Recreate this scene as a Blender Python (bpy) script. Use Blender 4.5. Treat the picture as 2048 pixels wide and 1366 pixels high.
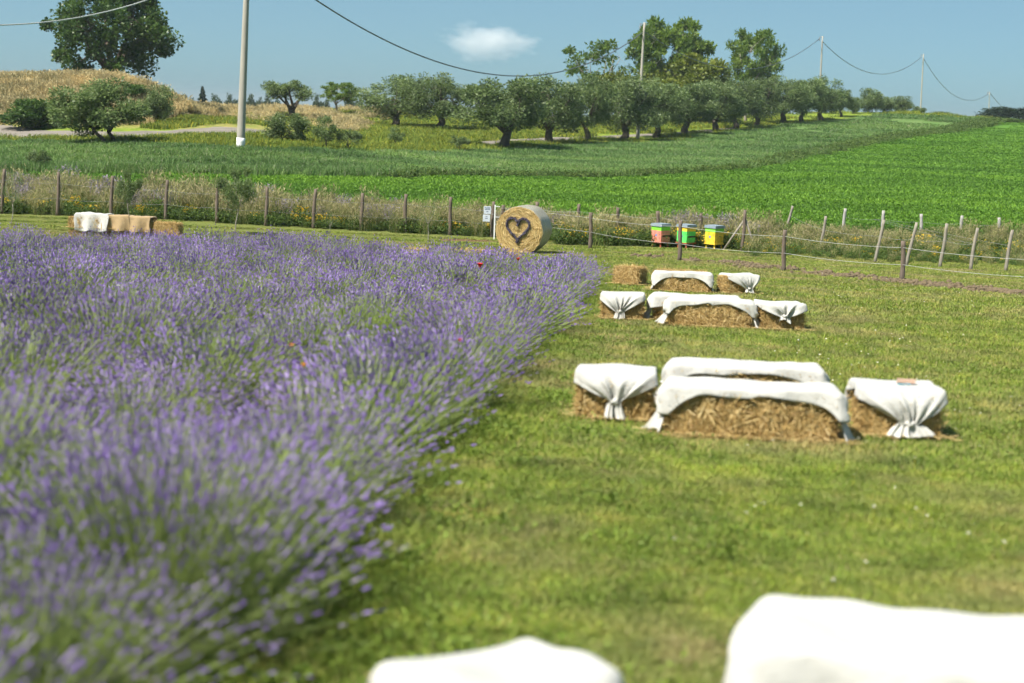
import bpy, math, random
import numpy as np
from mathutils import Matrix, Vector

# ------------------------------------------------------------------ camera, sky, sun, exposure
sc = bpy.context.scene
for o in list(bpy.data.objects):
    bpy.data.objects.remove(o)
CAM_Z = 1.63
FPX = 50 / 36 * 2048
TH = math.atan(468 / FPX)
RO = math.radians(2.0)
F_ = np.array([0, math.cos(TH), -math.sin(TH)])
U0 = np.array([0, math.sin(TH), math.cos(TH)])
R0 = np.array([1.0, 0, 0])
U_ = math.cos(RO) * U0 - math.sin(RO) * R0
R_ = math.cos(RO) * R0 + math.sin(RO) * U0
cam_d = bpy.data.cameras.new('camera')
cam = bpy.data.objects.new('camera', cam_d)
sc.collection.objects.link(cam)
cam_d.sensor_width = 36
cam_d.lens = 50
cam_d.clip_start = 0.05
cam_d.clip_end = 60000
m = Matrix.Identity(4)
for i in range(3):
    m[i][0], m[i][1], m[i][2] = R_[i], U_[i], -F_[i]
m[2][3] = CAM_Z
cam.matrix_world = m
cam_d.dof.use_dof = True
cam_d.dof.focus_distance = 34
cam_d.dof.aperture_fstop = 1.65
sc.camera = cam

SUN_EL = math.radians(54)
SUN_H = np.array([-0.80, -0.60])
SUN_H = SUN_H / np.linalg.norm(SUN_H)
w = bpy.data.worlds.new('World')
sc.world = w
w.use_nodes = True
nt = w.node_tree
nt.nodes.clear()
sky = nt.nodes.new('ShaderNodeTexSky')
sky.sky_type = 'NISHITA'
sky.sun_disc = False
sky.sun_elevation = SUN_EL
sky.sun_rotation = math.atan2(SUN_H[0], SUN_H[1])
sky.altitude = 0
sky.air_density = 0.4
sky.dust_density = 0.95
sky.ozone_density = 5.0
tint = nt.nodes.new('ShaderNodeMix')
tint.data_type = 'RGBA'
tint.blend_type = 'MULTIPLY'
tint.inputs['Factor'].default_value = 1.0
tint.inputs['B'].default_value = (0.76, 0.84, 0.64, 1)
bg = nt.nodes.new('ShaderNodeBackground')
bg.inputs['Strength'].default_value = 0.092
out = nt.nodes.new('ShaderNodeOutputWorld')
nt.links.new(sky.outputs[0], tint.inputs['A'])
veil = nt.nodes.new('ShaderNodeMix')          # even blue mixed into the whole sky's colour, flattening its light gradient
veil.data_type = 'RGBA'
veil.inputs['Factor'].default_value = 0.5
veil.inputs['B'].default_value = (1.50, 2.62, 3.36, 1)
nt.links.new(tint.outputs['Result'], veil.inputs['A'])
nt.links.new(veil.outputs['Result'], bg.inputs['Color'])
nt.links.new(bg.outputs[0], out.inputs['Surface'])

sun_d = bpy.data.lights.new('sun', 'SUN')
sun_d.energy = 4.4
sun_d.angle = math.radians(0.55)
sun_d.color = (1.0, 0.955, 0.87)
sun = bpy.data.objects.new('sun', sun_d)
sc.collection.objects.link(sun)
sv = Vector((SUN_H[0] * math.cos(SUN_EL), SUN_H[1] * math.cos(SUN_EL), math.sin(SUN_EL)))
sun.rotation_euler = sv.to_track_quat('Z', 'Y').to_euler()
sun.location = (-30, -20, 40)

sc.view_settings.view_transform = 'Standard'
sc.view_settings.look = 'None'
sc.view_settings.exposure = 1.1
sc.view_settings.gamma = 1.0
sc.view_settings.use_curve_mapping = False
sc.cycles.use_denoising = True
sc.cycles.max_bounces = 8
sc.cycles.diffuse_bounces = 2
sc.cycles.glossy_bounces = 2
sc.cycles.transmission_bounces = 3
sc.cycles.use_adaptive_sampling = True
sc.cycles.adaptive_threshold = 0.04
sc.cycles.adaptive_min_samples = 16
sc.cycles.transparent_max_bounces = 12
sc.cycles.volume_bounces = 8
sc.cycles.sample_clamp_indirect = 8

# ------------------------------------------------------------------ helpers
C = sc.collection
rng = np.random.default_rng(7)
random.seed(7)


def ray(px, py):
    return F_ + (px - 1024) / FPX * R_ + (683 - py) / FPX * U_


def P(px, py, d):
    """the world point at distance d (along the view axis y) seen at a photo pixel"""
    v = ray(px, py)
    return v * (d / v[1]) + np.array([0, 0, CAM_Z])


SL = math.tan(TH - math.atan(288 / FPX))      # the lawn falls away from the camera


def lawn_z(y):
    return -SL * y


def GL(px, py, h=0.0):
    v = ray(px, py)
    t = -(CAM_Z - h) / (v[2] + SL * v[1])
    return v * t + np.array([0, 0, CAM_Z])


def smooth(a, b, x):
    t = np.clip((x - a) / (b - a), 0, 1)
    return t * t * (3 - 2 * t)


# ---- terrain: a smooth sheet through surveyed points
ctrl = []
for yy in (-6, 4, 14, 24, 34, 42):
    for xx in (-30, -16, -5, 5, 16, 32):
        ctrl.append((xx, yy, lawn_z(yy)))
for (px, py, d) in [
    (115, 430, 52), (333, 440, 51), (533, 451, 50.5), (720, 462, 50), (902, 470, 50), (1100, 481, 49.5), (1320, 497, 47.5), (1500, 506, 47),
    (1850, 500, 51), (2010, 503, 51),
    (20, 392, 58), (300, 397, 58), (700, 405, 58), (1140, 412, 58), (1500, 424, 58), (1900, 432, 58),
    (480, 355, 65), (60, 350, 65), (485, 299, 75), (100, 300, 75), (300, 300, 75), (60, 270, 87), (300, 273, 87), (450, 264, 89),
    (1140, 360, 77), (1500, 344, 83), (800, 302, 94), (1010, 298, 105), (1095, 288, 114), (1175, 283, 121), (1245, 282, 127), (1275, 285, 130),
    (1312, 275, 134), (1370, 270, 140), (1430, 262, 148), (1472, 258, 155), (1565, 248, 168), (1640, 243, 180), (1680, 235, 186), (1720, 228, 192),
    (1800, 225, 200), (1900, 232, 200), (1985, 240, 200), (2048, 246, 200), (2300, 262, 200),
    (1900, 350, 90), (1900, 290, 130), (1900, 262, 165), (2300, 370, 90), (2300, 300, 135),
    (785, 254, 128), (877, 258, 126), (720, 241, 140), (580, 236, 128), (410, 217, 150), (640, 222, 160), (850, 226, 160), (1100, 238, 165), (1300, 240, 170),
    (30, 172, 105), (120, 166, 106), (230, 160, 108), (300, 178, 107), (345, 214, 106), (370, 238, 104), (400, 238, 110), (440, 240, 102), (475, 243, 104), (60, 250, 95), (230, 250, 95), (330, 252, 96), (-200, 175, 105), (-200, 255, 95),
    (100, 205, 124), (250, 205, 126), (-200, 210, 124),
]:
    ctrl.append(tuple(P(px, py, d)))
for (x, y, z) in [(-60, 200, -1.6), (0, 210, -1.2), (60, 240, 0.2), (120, 240, 0.0), (-120, 120, -2), (140, 120, -1.5), (-120, 50, -3.4), (120, 50, -3.2),
                  (-100, 300, -6), (0, 300, -6), (120, 300, -5), (200, 300, -5), (-150, 420, -16), (0, 420, -16), (200, 420, -15), (-150, 560, -30), (0, 560, -30), (250, 560, -30)]:
    ctrl.append((x, y, z))
ctrl = np.array(ctrl)
cxy = ctrl[:, :2] / 50.0


def _phi(r2):
    return np.where(r2 > 1e-12, 0.5 * r2 * np.log(np.maximum(r2, 1e-12)), 0.0)


_n = len(ctrl)
_A = np.zeros((_n + 3, _n + 3))
_A[:_n, :_n] = _phi(((cxy[:, None] - cxy[None]) ** 2).sum(-1)) + np.eye(_n) * 0.0008
_A[:_n, _n] = 1
_A[:_n, _n + 1:] = cxy
_A[_n, :_n] = 1
_A[_n + 1:, :_n] = cxy.T
_b = np.zeros(_n + 3)
_b[:_n] = ctrl[:, 2]
_w = np.linalg.solve(_A, _b)


def terrain(x, y):
    x = np.atleast_1d(np.asarray(x, float))
    y = np.atleast_1d(np.asarray(y, float))
    sh = x.shape
    q = np.stack([np.clip(x.ravel(), -260, 320), np.clip(y.ravel(), -10, 600)], -1) / 50.0
    zs = np.empty(len(q))
    for i in range(0, len(q), 20000):
        b = q[i:i + 20000]
        r2 = ((b[:, None] - cxy[None]) ** 2).sum(-1)
        zs[i:i + 20000] = _phi(r2) @ _w[:_n] + _w[_n] + b @ _w[_n + 1:]
    z = zs.reshape(sh)
    k = smooth(45, 38, y) * smooth(40, 25, np.abs(x))
    return z * (1 - k) + lawn_z(y) * k


def tz(x, y):
    return float(terrain([x], [y])[0])


def G(px, d):
    """ground point in the column of pixel px at distance d"""
    z = 0.0
    py = 683
    for _ in range(12):
        p = P(px, py, d)
        z = tz(p[0], p[1])
        # move the pixel row until the ray meets the ground
        py += (p[2] - z) / d * FPX
    p = P(px, py, d)
    return np.array([p[0], p[1], tz(p[0], p[1])])


# ---- mesh building
class MB:
    def __init__(s):
        s.v, s.q, s.t, s.r, s.n = [], [], [], [], 0

    def add(s, v, quads=None, tris=None, r=None):
        v = np.asarray(v, float).reshape(-1, 3)
        if quads is not None and len(quads):
            s.q.append(np.asarray(quads, int).reshape(-1, 4) + s.n)
        if tris is not None and len(tris):
            s.t.append(np.asarray(tris, int).reshape(-1, 3) + s.n)
        if r is None:
            r = np.zeros(len(v))
        r = np.broadcast_to(np.asarray(r, float), (len(v),))
        s.r.append(r)
        s.v.append(v)
        s.n += len(v)
        return s

    def ribbons(s, Pc, W, side, r=None):
        """Pc (N,k,3) centre lines, W (N,k) half widths, side (N,3)"""
        N, k, _ = Pc.shape
        W = np.broadcast_to(W, (N, k))
        a = Pc - side[:, None, :] * W[..., None]
        b = Pc + side[:, None, :] * W[..., None]
        v = np.stack([a, b], 2).reshape(-1, 3)
        base = (np.arange(N) * k * 2)[:, None]
        j = np.arange(k - 1)[None] * 2
        i0 = base + j
        q = np.stack([i0, i0 + 1, i0 + 3, i0 + 2], -1).reshape(-1, 4)
        rr = None if r is None else np.repeat(r, k * 2)
        return s.add(v, q, None, rr)

    def tubes(s, Pc, Rr, sides=6, r=None, cap=True):
        """Pc (N,k,3), Rr (N,k)"""
        N, k, _ = Pc.shape
        Rr = np.broadcast_to(Rr, (N, k))
        T = np.gradient(Pc, axis=1)
        T /= np.linalg.norm(T, axis=-1, keepdims=True) + 1e-9
        ref = np.where(np.abs(T[:, :1, 2:3]) > 0.9, np.array([[[1.0, 0, 0]]]), np.array([[[0, 0, 1.0]]]))
        ref = np.broadcast_to(ref, T.shape)
        A = np.cross(ref, T)
        A /= np.linalg.norm(A, axis=-1, keepdims=True) + 1e-9
        B = np.cross(T, A)
        an = np.arange(sides) / sides * 2 * np.pi
        v = Pc[:, :, None] + Rr[:, :, None, None] * (A[:, :, None] * np.cos(an)[None, None, :, None] + B[:, :, None] * np.sin(an)[None, None, :, None])
        v = v.reshape(-1, 3)
        base = (np.arange(N) * k * sides)[:, None, None]
        jj = (np.arange(k - 1) * sides)[None, :, None]
        ii = np.arange(sides)[None, None]
        i2 = (ii + 1) % sides
        q = np.stack([base + jj + ii, base + jj + i2, base + jj + sides + i2, base + jj + sides + ii], -1).reshape(-1, 4)
        rr = None if r is None else np.repeat(r, k * sides)
        tr = []
        if cap and sides >= 3:
            for n in range(N):
                for kk in (0, k - 1):
                    o = n * k * sides + kk * sides
                    for a in range(1, sides - 1):
                        tr.append((o, o + a + 1, o + a) if kk == 0 else (o, o + a, o + a + 1))
        return s.add(v, q, tr if tr else None, rr)

    def box(s, cx, cy, cz, sx, sy, sz, r=None, rz=0.0, taper=1.0):
        v = []
        for z in (-1, 1):
            k = taper if z > 0 else 1.0
            for x, y in ((-1, -1), (1, -1), (1, 1), (-1, 1)):
                X, Y = x * sx / 2 * k, y * sy / 2 * k
                v.append((cx + X * math.cos(rz) - Y * math.sin(rz), cy + X * math.sin(rz) + Y * math.cos(rz), cz + z * sz / 2))
        q = [(0, 3, 2, 1), (4, 5, 6, 7), (0, 1, 5, 4), (1, 2, 6, 5), (2, 3, 7, 6), (3, 0, 4, 7)]
        return s.add(v, q, None, r)

    def mesh(s, name, mat, smooth_=False):
        me = bpy.data.meshes.new(name)
        v = np.concatenate(s.v)
        q = np.concatenate(s.q) if s.q else np.zeros((0, 4), int)
        t = np.concatenate(s.t) if s.t else np.zeros((0, 3), int)
        me.vertices.add(len(v))
        me.vertices.foreach_set('co', v.ravel().astype(np.float32))
        li = np.concatenate([q.ravel(), t.ravel()]).astype(np.int32)
        me.loops.add(len(li))
        me.loops.foreach_set('vertex_index', li)
        nf = len(q) + len(t)
        me.polygons.add(nf)
        st = np.concatenate([np.arange(len(q)) * 4, len(q) * 4 + np.arange(len(t)) * 3]).astype(np.int32)
        me.polygons.foreach_set('loop_start', st)
        me.polygons.foreach_set('use_smooth', np.full(nf, bool(smooth_)))
        at = me.attributes.new('rnd', 'FLOAT', 'POINT')
        at.data.foreach_set('value', np.concatenate(s.r).astype(np.float32))
        me.update()
        me.validate()
        if mat:
            me.materials.append(mat)
        return me


def link(name, me, parent=None, loc=None, rz=None, scale=None):
    o = bpy.data.objects.new(name, me)
    C.objects.link(o)
    if parent is not None:
        o.parent = parent
    if loc is not None:
        o.location = [float(a) for a in loc]
    if rz is not None:
        o.rotation_euler = (0, 0, rz)
    if scale is not None:
        o.scale = scale if hasattr(scale, '__len__') else (scale,) * 3
    return o


def tag(o, label=None, cat=None, group=None, kind=None):
    if label:
        o['label'] = label
    if cat:
        o['category'] = cat
    if group:
        o['group'] = group
    if kind:
        o['kind'] = kind
    return o


def thing(name, loc, rz=0.0, label=None, cat=None, group=None):
    o = link(name, None, None, loc, rz)
    o.empty_display_size = 0.1
    return tag(o, label, cat, group)


def unit(v):
    v = np.asarray(v, float)
    return v / (np.linalg.norm(v, axis=-1, keepdims=True) + 1e-9)


def rand_dirs(n, r=rng):
    return unit(r.normal(size=(n, 3)))


class NT:
    def __init__(s, name):
        s.m = bpy.data.materials.new(name)
        s.m.use_nodes = True
        s.t = s.m.node_tree
        s.t.nodes.clear()
        s.out = s.t.nodes.new('ShaderNodeOutputMaterial')

    def n(s, typ, **kw):
        nd = s.t.nodes.new('ShaderNode' + typ)
        for k, v in kw.items():
            if k in nd.inputs:
                nd.inputs[k].default_value = v
            else:
                setattr(nd, k, v)
        return nd

    def l(s, a, b):
        s.t.links.new(a, b)

    def ramp(s, src, cols):
        r = s.n('ValToRGB')
        e = r.color_ramp.elements
        while len(e) < len(cols):
            e.new(0.5)
        for i, c in enumerate(cols):
            if len(c) == 4:
                pos, c = c[0], c[1:]
            else:
                pos = i / max(1, len(cols) - 1)
            e[i].position = pos
            e[i].color = (*c, 1)
        s.l(src, r.inputs[0])
        return r.outputs[0]

    def mix(s, a, b, f, mode='MIX'):
        x = s.n('Mix')
        x.data_type = 'RGBA'
        x.blend_type = mode
        for nm, v in (('A', a), ('B', b), ('Factor', f)):
            if hasattr(v, 'is_output'):
                s.l(v, [i for i in x.inputs if i.name == nm and (i.type == 'RGBA' if nm != 'Factor' else i.type == 'VALUE')][0])
            else:
                tgt = [i for i in x.inputs if i.name == nm and (i.type == 'RGBA' if nm != 'Factor' else i.type == 'VALUE')][0]
                tgt.default_value = (*v, 1) if nm != 'Factor' else v
        return [o for o in x.outputs if o.type == 'RGBA'][0]

    def noise(s, scale, detail=4, rough=0.55, coord=None, stretch=None):
        nz = s.n('TexNoise')
        nz.inputs['Scale'].default_value = scale
        nz.inputs['Detail'].default_value = detail
        nz.inputs['Roughness'].default_value = rough
        if coord is None:
            coord = s.n('NewGeometry').outputs['Position']
        if stretch:
            mp = s.n('Mapping')
            mp.inputs['Scale'].default_value = stretch
            s.l(coord, mp.inputs['Vector'])
            coord = mp.outputs[0]
        s.l(coord, nz.inputs['Vector'])
        return nz.outputs['Fac']

    def math(s, op, a, b=0.0):
        x = s.n('Math')
        x.operation = op
        for i, v in enumerate((a, b)):
            if hasattr(v, 'is_output'):
                s.l(v, x.inputs[i])
            else:
                x.inputs[i].default_value = v
        return x.outputs[0]

    def attr(s, name):
        a = s.n('Attribute')
        a.attribute_name = name
        return a.outputs['Fac']

    def objrand(s):
        return s.n('ObjectInfo').outputs['Random']


def mat_leaf(name, cols, transl=0.35, rough=0.55, objmix=0.25, gloss=0.25, varcol=None, varscale=None, vary=None, vstretch=None):
    """leaves, stems, straw: colour by each piece's own 'rnd', shifted a little per instance"""
    t = NT(name)
    col = t.ramp(t.attr('rnd'), cols)
    if objmix:
        hs = t.n('HueSaturation')
        orr = t.objrand()
        mr = t.n('MapRange')
        mr.inputs['To Min'].default_value = 1 - objmix
        mr.inputs['To Max'].default_value = 1 + objmix
        t.l(orr, mr.inputs['Value'])
        t.l(mr.outputs[0], hs.inputs['Value'])
        t.l(col, hs.inputs['Color'])
        col = hs.outputs[0]
    if varcol:
        f = t.ramp(t.noise(varscale, 5, 0.65), [(0.47, 0, 0, 0), (0.66, 1, 1, 1)])
        col = t.mix(col, varcol, f)
    if vary:
        f = t.ramp(t.noise(vary, 4, 0.6, None, vstretch), [(0.3, 0.55, 0.62, 0.6), (0.5, 1, 1, 1), (0.7, 1.5, 1.35, 1.2)])
        col = t.mix(col, f, 1.0, 'MULTIPLY')
    pb = t.n('BsdfPrincipled')
    pb.inputs['Roughness'].default_value = rough
    pb.inputs['Specular IOR Level'].default_value = gloss
    t.l(col, pb.inputs['Base Color'])
    if transl:
        tr = t.n('BsdfTranslucent')
        t.l(col, tr.inputs['Color'])
        mx = t.n('MixShader')
        mx.inputs[0].default_value = transl
        t.l(pb.outputs[0], mx.inputs[1])
        t.l(tr.outputs[0], mx.inputs[2])
        t.l(mx.outputs[0], t.out.inputs['Surface'])
    else:
        t.l(pb.outputs[0], t.out.inputs['Surface'])
    return t.m


def mat_solid(name, col, rough=0.7, noise=None, amt=0.25, bump=0.0, bscale=40, stretch=None, spec=0.3, dark=None):
    t = NT(name)
    tc = t.n('TexCoord').outputs['Object']
    pb = t.n('BsdfPrincipled')
    pb.inputs['Roughness'].default_value = rough
    pb.inputs['Specular IOR Level'].default_value = spec
    c2 = dark or tuple(c * (1 - amt) for c in col)
    c3 = tuple(min(1, c * (1 + amt * 0.6)) for c in col)
    f = t.noise(noise or 8, 5, 0.6, tc, stretch)
    col_ = t.ramp(f, [(0.3, *c2), (0.5, *col), (0.72, *c3)])
    t.l(col_, pb.inputs['Base Color'])
    if bump:
        b = t.n('Bump')
        b.inputs['Strength'].default_value = bump
        b.inputs['Distance'].default_value = 0.02
        t.l(t.noise(bscale, 4, 0.6, tc, stretch), b.inputs['Height'])
        t.l(b.outputs[0], pb.inputs['Normal'])
    t.l(pb.outputs[0], t.out.inputs['Surface'])
    return t.m


def scatter(name, protos, pts, rz, scl, idx=None, tilt=None, label=None, cat=None):
    """one uncountable mass: prototype tufts set on many points by geometry nodes"""
    n = len(pts)
    me = bpy.data.meshes.new(name)
    me.vertices.add(n)
    me.vertices.foreach_set('co', np.asarray(pts, np.float32).ravel())
    e = np.zeros((n, 3), np.float32)
    e[:, 2] = rz
    if tilt is not None:
        e[:, :2] = tilt
    a = me.attributes.new('rot', 'FLOAT_VECTOR', 'POINT')
    a.data.foreach_set('vector', e.ravel())
    s3 = np.asarray(scl, np.float32)
    if s3.ndim == 1:
        s3 = np.repeat(s3[:, None], 3, 1)
    a = me.attributes.new('scl', 'FLOAT_VECTOR', 'POINT')
    a.data.foreach_set('vector', s3.ravel())
    a = me.attributes.new('idx', 'INT', 'POINT')
    a.data.foreach_set('value', np.asarray(idx if idx is not None else rng.integers(0, len(protos), n), np.int32))
    col = bpy.data.collections.new(name + '_sources')
    for i, (pm) in enumerate(protos):
        po = bpy.data.objects.new('%s_source_%02d' % (name, i), pm)
        col.objects.link(po)
    o = link(name, me)
    g = bpy.data.node_groups.new(name + '_scatter', 'GeometryNodeTree')
    g.interface.new_socket('Geometry', in_out='INPUT', socket_type='NodeSocketGeometry')
    g.interface.new_socket('Geometry', in_out='OUTPUT', socket_type='NodeSocketGeometry')
    gi = g.nodes.new('NodeGroupInput')
    go = g.nodes.new('NodeGroupOutput')
    ci = g.nodes.new('GeometryNodeCollectionInfo')
    ci.inputs['Collection'].default_value = col
    ci.inputs['Separate Children'].default_value = True
    ci.inputs['Reset Children'].default_value = True
    ip = g.nodes.new('GeometryNodeInstanceOnPoints')
    ip.inputs['Pick Instance'].default_value = True

    def na(nm, dt):
        x = g.nodes.new('GeometryNodeInputNamedAttribute')
        x.data_type = dt
        x.inputs['Name'].default_value = nm
        return [q for q in x.outputs if q.enabled][0]
    er = g.nodes.new('FunctionNodeEulerToRotation')
    L = g.links.new
    L(gi.outputs[0], ip.inputs['Points'])
    L(ci.outputs[0], ip.inputs['Instance'])
    L(na('idx', 'INT'), ip.inputs['Instance Index'])
    L(na('rot', 'FLOAT_VECTOR'), er.inputs[0])
    L(er.outputs[0], ip.inputs['Rotation'])
    L(na('scl', 'FLOAT_VECTOR'), ip.inputs['Scale'])
    L(ip.outputs[0], go.inputs[0])
    md = o.modifiers.new('scatter', 'NODES')
    md.node_group = g
    return tag(o, label, cat, None, 'stuff')

# ------------------------------------------------------------------ regions of the land
def GP(px, py, d0=44.0, d1=320.0):
    """first place where the line of sight through a photo pixel meets the land"""
    d = np.linspace(d0, d1, 1400)
    v = ray(px, py)
    pts = v[None] * (d / v[1])[:, None] + np.array([0, 0, CAM_Z])
    g = terrain(pts[:, 0], pts[:, 1])
    k = np.argmax(pts[:, 2] < g)
    if not (pts[:, 2] < g).any():
        k = len(d) - 1
    return np.array([pts[k, 0], pts[k, 1], g[k]])


def curve_of(pix):
    a = np.array([GP(*p) for p in pix])
    a = a[np.argsort(a[:, 0])]
    return lambda x: np.interp(x, a[:, 0], a[:, 1])


FENCE_A = lambda x: np.interp(x, [-40, -16.6, -8.7, 0, 5, 9, 20, 40], [53, 52, 50.5, 50, 49, 50, 52, 52])
crop_edge = curve_of([(-300, 349), (0, 351), (480, 357), (800, 361), (1140, 362), (1300, 357), (1480, 345), (1600, 315), (1800, 276), (1985, 243)])
crop_back = curve_of([(-300, 287), (0, 287), (300, 291), (500, 303), (650, 306), (800, 308), (900, 306), (1010, 302), (1180, 291), (1290, 288), (1400, 273), (1560, 252), (1680, 239), (1760, 229)])
LAV_B = lambda y: -0.80 + 0.105 * (y - 4.9)          # the lavender's straight edge along the lawn
LAV_F = lambda x: 28.9 + np.clip((1.3 - x) / 6.0, 0, 1) * 5.2 - np.clip((-6 - x) / 7, 0, 1) * 1.6     # its far edge

WEED_D = lambda x: np.interp(x, [-17, -10, -4, 0, 8, 11], [6.5, 4.6, 3.2, 2.6, 2.4, 1.6])      # depth of the weedy margin

xs = np.concatenate([-np.geomspace(70, 2500, 24)[::-1], np.arange(-69.4, 90, 0.8), np.geomspace(90.5, 2500, 22)])
ys = np.concatenate([[-400, -120, -40, -14], np.arange(-8, 62, 0.8), np.arange(62.4, 222, 1.2), np.geomspace(224, 1200, 60)])
gx, gy = np.meshgrid(xs, ys)
gz = terrain(gx, gy)
gz = np.where(gy > 600, gz - (gy - 600) * 0.05, gz)
nx, ny = len(xs), len(ys)
ii, jj = np.meshgrid(np.arange(nx - 1), np.arange(ny - 1))
i0 = (jj * nx + ii).ravel()
tb = MB().add(np.stack([gx, gy, gz], -1).reshape(-1, 3), np.stack([i0, i0 + 1, i0 + nx + 1, i0 + nx], -1))

t = NT('ground_mat')
geo = t.n('NewGeometry').outputs['Position']
n1 = t.noise(0.35, 5, 0.6, geo)
n2 = t.noise(2.2, 5, 0.65, geo)
n3 = t.noise(14, 4, 0.6, geo)
lawn_c = t.ramp(n3, [(0.3, 0.065, 0.080, 0.02), (0.5, 0.13, 0.155, 0.036), (0.72, 0.21, 0.20, 0.065)])
lawn_c = t.mix(lawn_c, (0.24, 0.185, 0.09), t.ramp(n2, [(0.58, 0, 0, 0), (0.78, 0.6, 0.6, 0.6)]))
bright_c = t.ramp(n2, [(0.3, 0.06, 0.135, 0.016), (0.6, 0.09, 0.195, 0.024)])
crop_c = t.ramp(n1, [(0.3, 0.08, 0.16, 0.035), (0.6, 0.13, 0.19, 0.06)])
dry_c = t.ramp(n2, [(0.3, 0.20, 0.17, 0.06), (0.6, 0.34, 0.25, 0.11)])
soil_c = t.ramp(n3, [(0.3, 0.10, 0.060, 0.032), (0.6, 0.19, 0.115, 0.065)])
under_c = t.ramp(n2, [(0.3, 0.10, 0.16, 0.02), (0.6, 0.20, 0.25, 0.03)])
col = lawn_c
for nm, cc in (('bright', bright_c), ('crop', crop_c), ('under', under_c), ('dry', dry_c), ('soil', soil_c)):
    f = t.math('ADD', t.attr(nm), t.math('MULTIPLY', t.math('SUBTRACT', n2, 0.5), 0.5))
    f = t.math('MULTIPLY', t.ramp(f, [(0.4, 0, 0, 0), (0.6, 1, 1, 1)]), t.math('GREATER_THAN', t.attr(nm), 0.02))
    col = t.mix(col, cc, f)
pb = t.n('BsdfPrincipled')
pb.inputs['Roughness'].default_value = 0.9
pb.inputs['Specular IOR Level'].default_value = 0.1
t.l(col, pb.inputs['Base Color'])
bm_ = t.n('Bump')
bm_.inputs['Strength'].default_value = 0.6
bm_.inputs['Distance'].default_value = 0.05
t.l(n3, bm_.inputs['Height'])
t.l(bm_.outputs[0], pb.inputs['Normal'])
t.l(pb.outputs[0], t.out.inputs['Surface'])
gme = tb.mesh('ground', t.m, True)
mask = {}
beyond = smooth(0, 1.2, gy - FENCE_A(gx) - WEED_D(gx) + 1)
ce, cb = crop_edge(gx), crop_back(gx)
mask['bright'] = beyond * (smooth(0.6, -0.6, gy - ce))
mask['crop'] = smooth(-0.6, 0.6, gy - ce) * smooth(1.5, -1.5, gy - cb)
mask['under'] = smooth(-1.5, 1.5, gy - cb) * smooth(400, 300, gy)
mound = np.exp(-(((gx + 32) / 16) ** 2 + ((gy - 108) / 13) ** 2) ** 2)
dryz = smooth(108, 116, gy + 4 * np.sin(gx * 0.4)) * smooth(-11, -19, gx) * smooth(185, 160, gy)
mask['dry'] = np.maximum(np.maximum(mound * smooth(90, 96, gy), dryz * 0.6), 0.5 * smooth(91, 94, gy) * smooth(108, 100, gy) * smooth(-12, -16, gx))
lavm = smooth(0.25, -0.25, gx - LAV_B(gy)) * smooth(0.4, -0.4, gy - LAV_F(gx))
soil = lavm * 0.8
# the worked strip of bare red-brown earth along the rope fence and a little at the hives
p_a, p_b = GL(1640, 548), GL(2060, 592)
dd = np.abs((gy - (p_a[1] + (gx - p_a[0]) * (p_b[1] - p_a[1]) / (p_b[0] - p_a[0]))))
soil = np.maximum(soil, smooth(0.55, 0.15, dd) * smooth(p_a[0] - 1.0, p_a[0] + 1, gx) * 0.42)
p_c, p_d = GL(1280, 512), GL(1640, 548)
dd = np.abs((gy - (p_c[1] + (gx - p_c[0]) * (p_d[1] - p_c[1]) / (p_d[0] - p_c[0]))))
soil = np.maximum(soil, smooth(1.6, 0.3, dd) * smooth(p_c[0] - 1.0, p_c[0] + 0.5, gx) * smooth(p_d[0] + 2, p_d[0], gx) * 0.42)
soil = np.maximum(soil, smooth(1.2, 0.4, np.hypot((gx - GL(950, 480)[0]) / 1.6, gy - 48.2)) * 0.8)
soil = np.maximum(soil, smooth(1.2, 0.3, np.hypot((gx - GL(1880, 515)[0]) / 4.5, gy - 47)) * 0.75)
mask['soil'] = soil
for k_, v_ in mask.items():
    a = gme.attributes.new(k_, 'FLOAT', 'POINT')
    a.data.foreach_set('value', v_.ravel().astype(np.float32))
tag(link('ground', gme), 'grassy land falling from the lawn to the fence and rising to the far hill', 'ground', kind='structure')

# sea far behind the hill
t = NT('sea_mat')
pb = t.n('BsdfPrincipled')
pb.inputs['Base Color'].default_value = (0.05, 0.11, 0.14, 1)
pb.inputs['Roughness'].default_value = 0.25
t.l(pb.outputs[0], t.out.inputs['Surface'])
sea = MB().add([(-30000, 480, -24), (30000, 480, -24), (30000, 50000, -24), (-30000, 50000, -24)], [(0, 1, 2, 3)])
tag(link('sea', sea.mesh('sea', t.m)), 'pale strip of sea on the horizon', 'sea', kind='structure')


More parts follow.
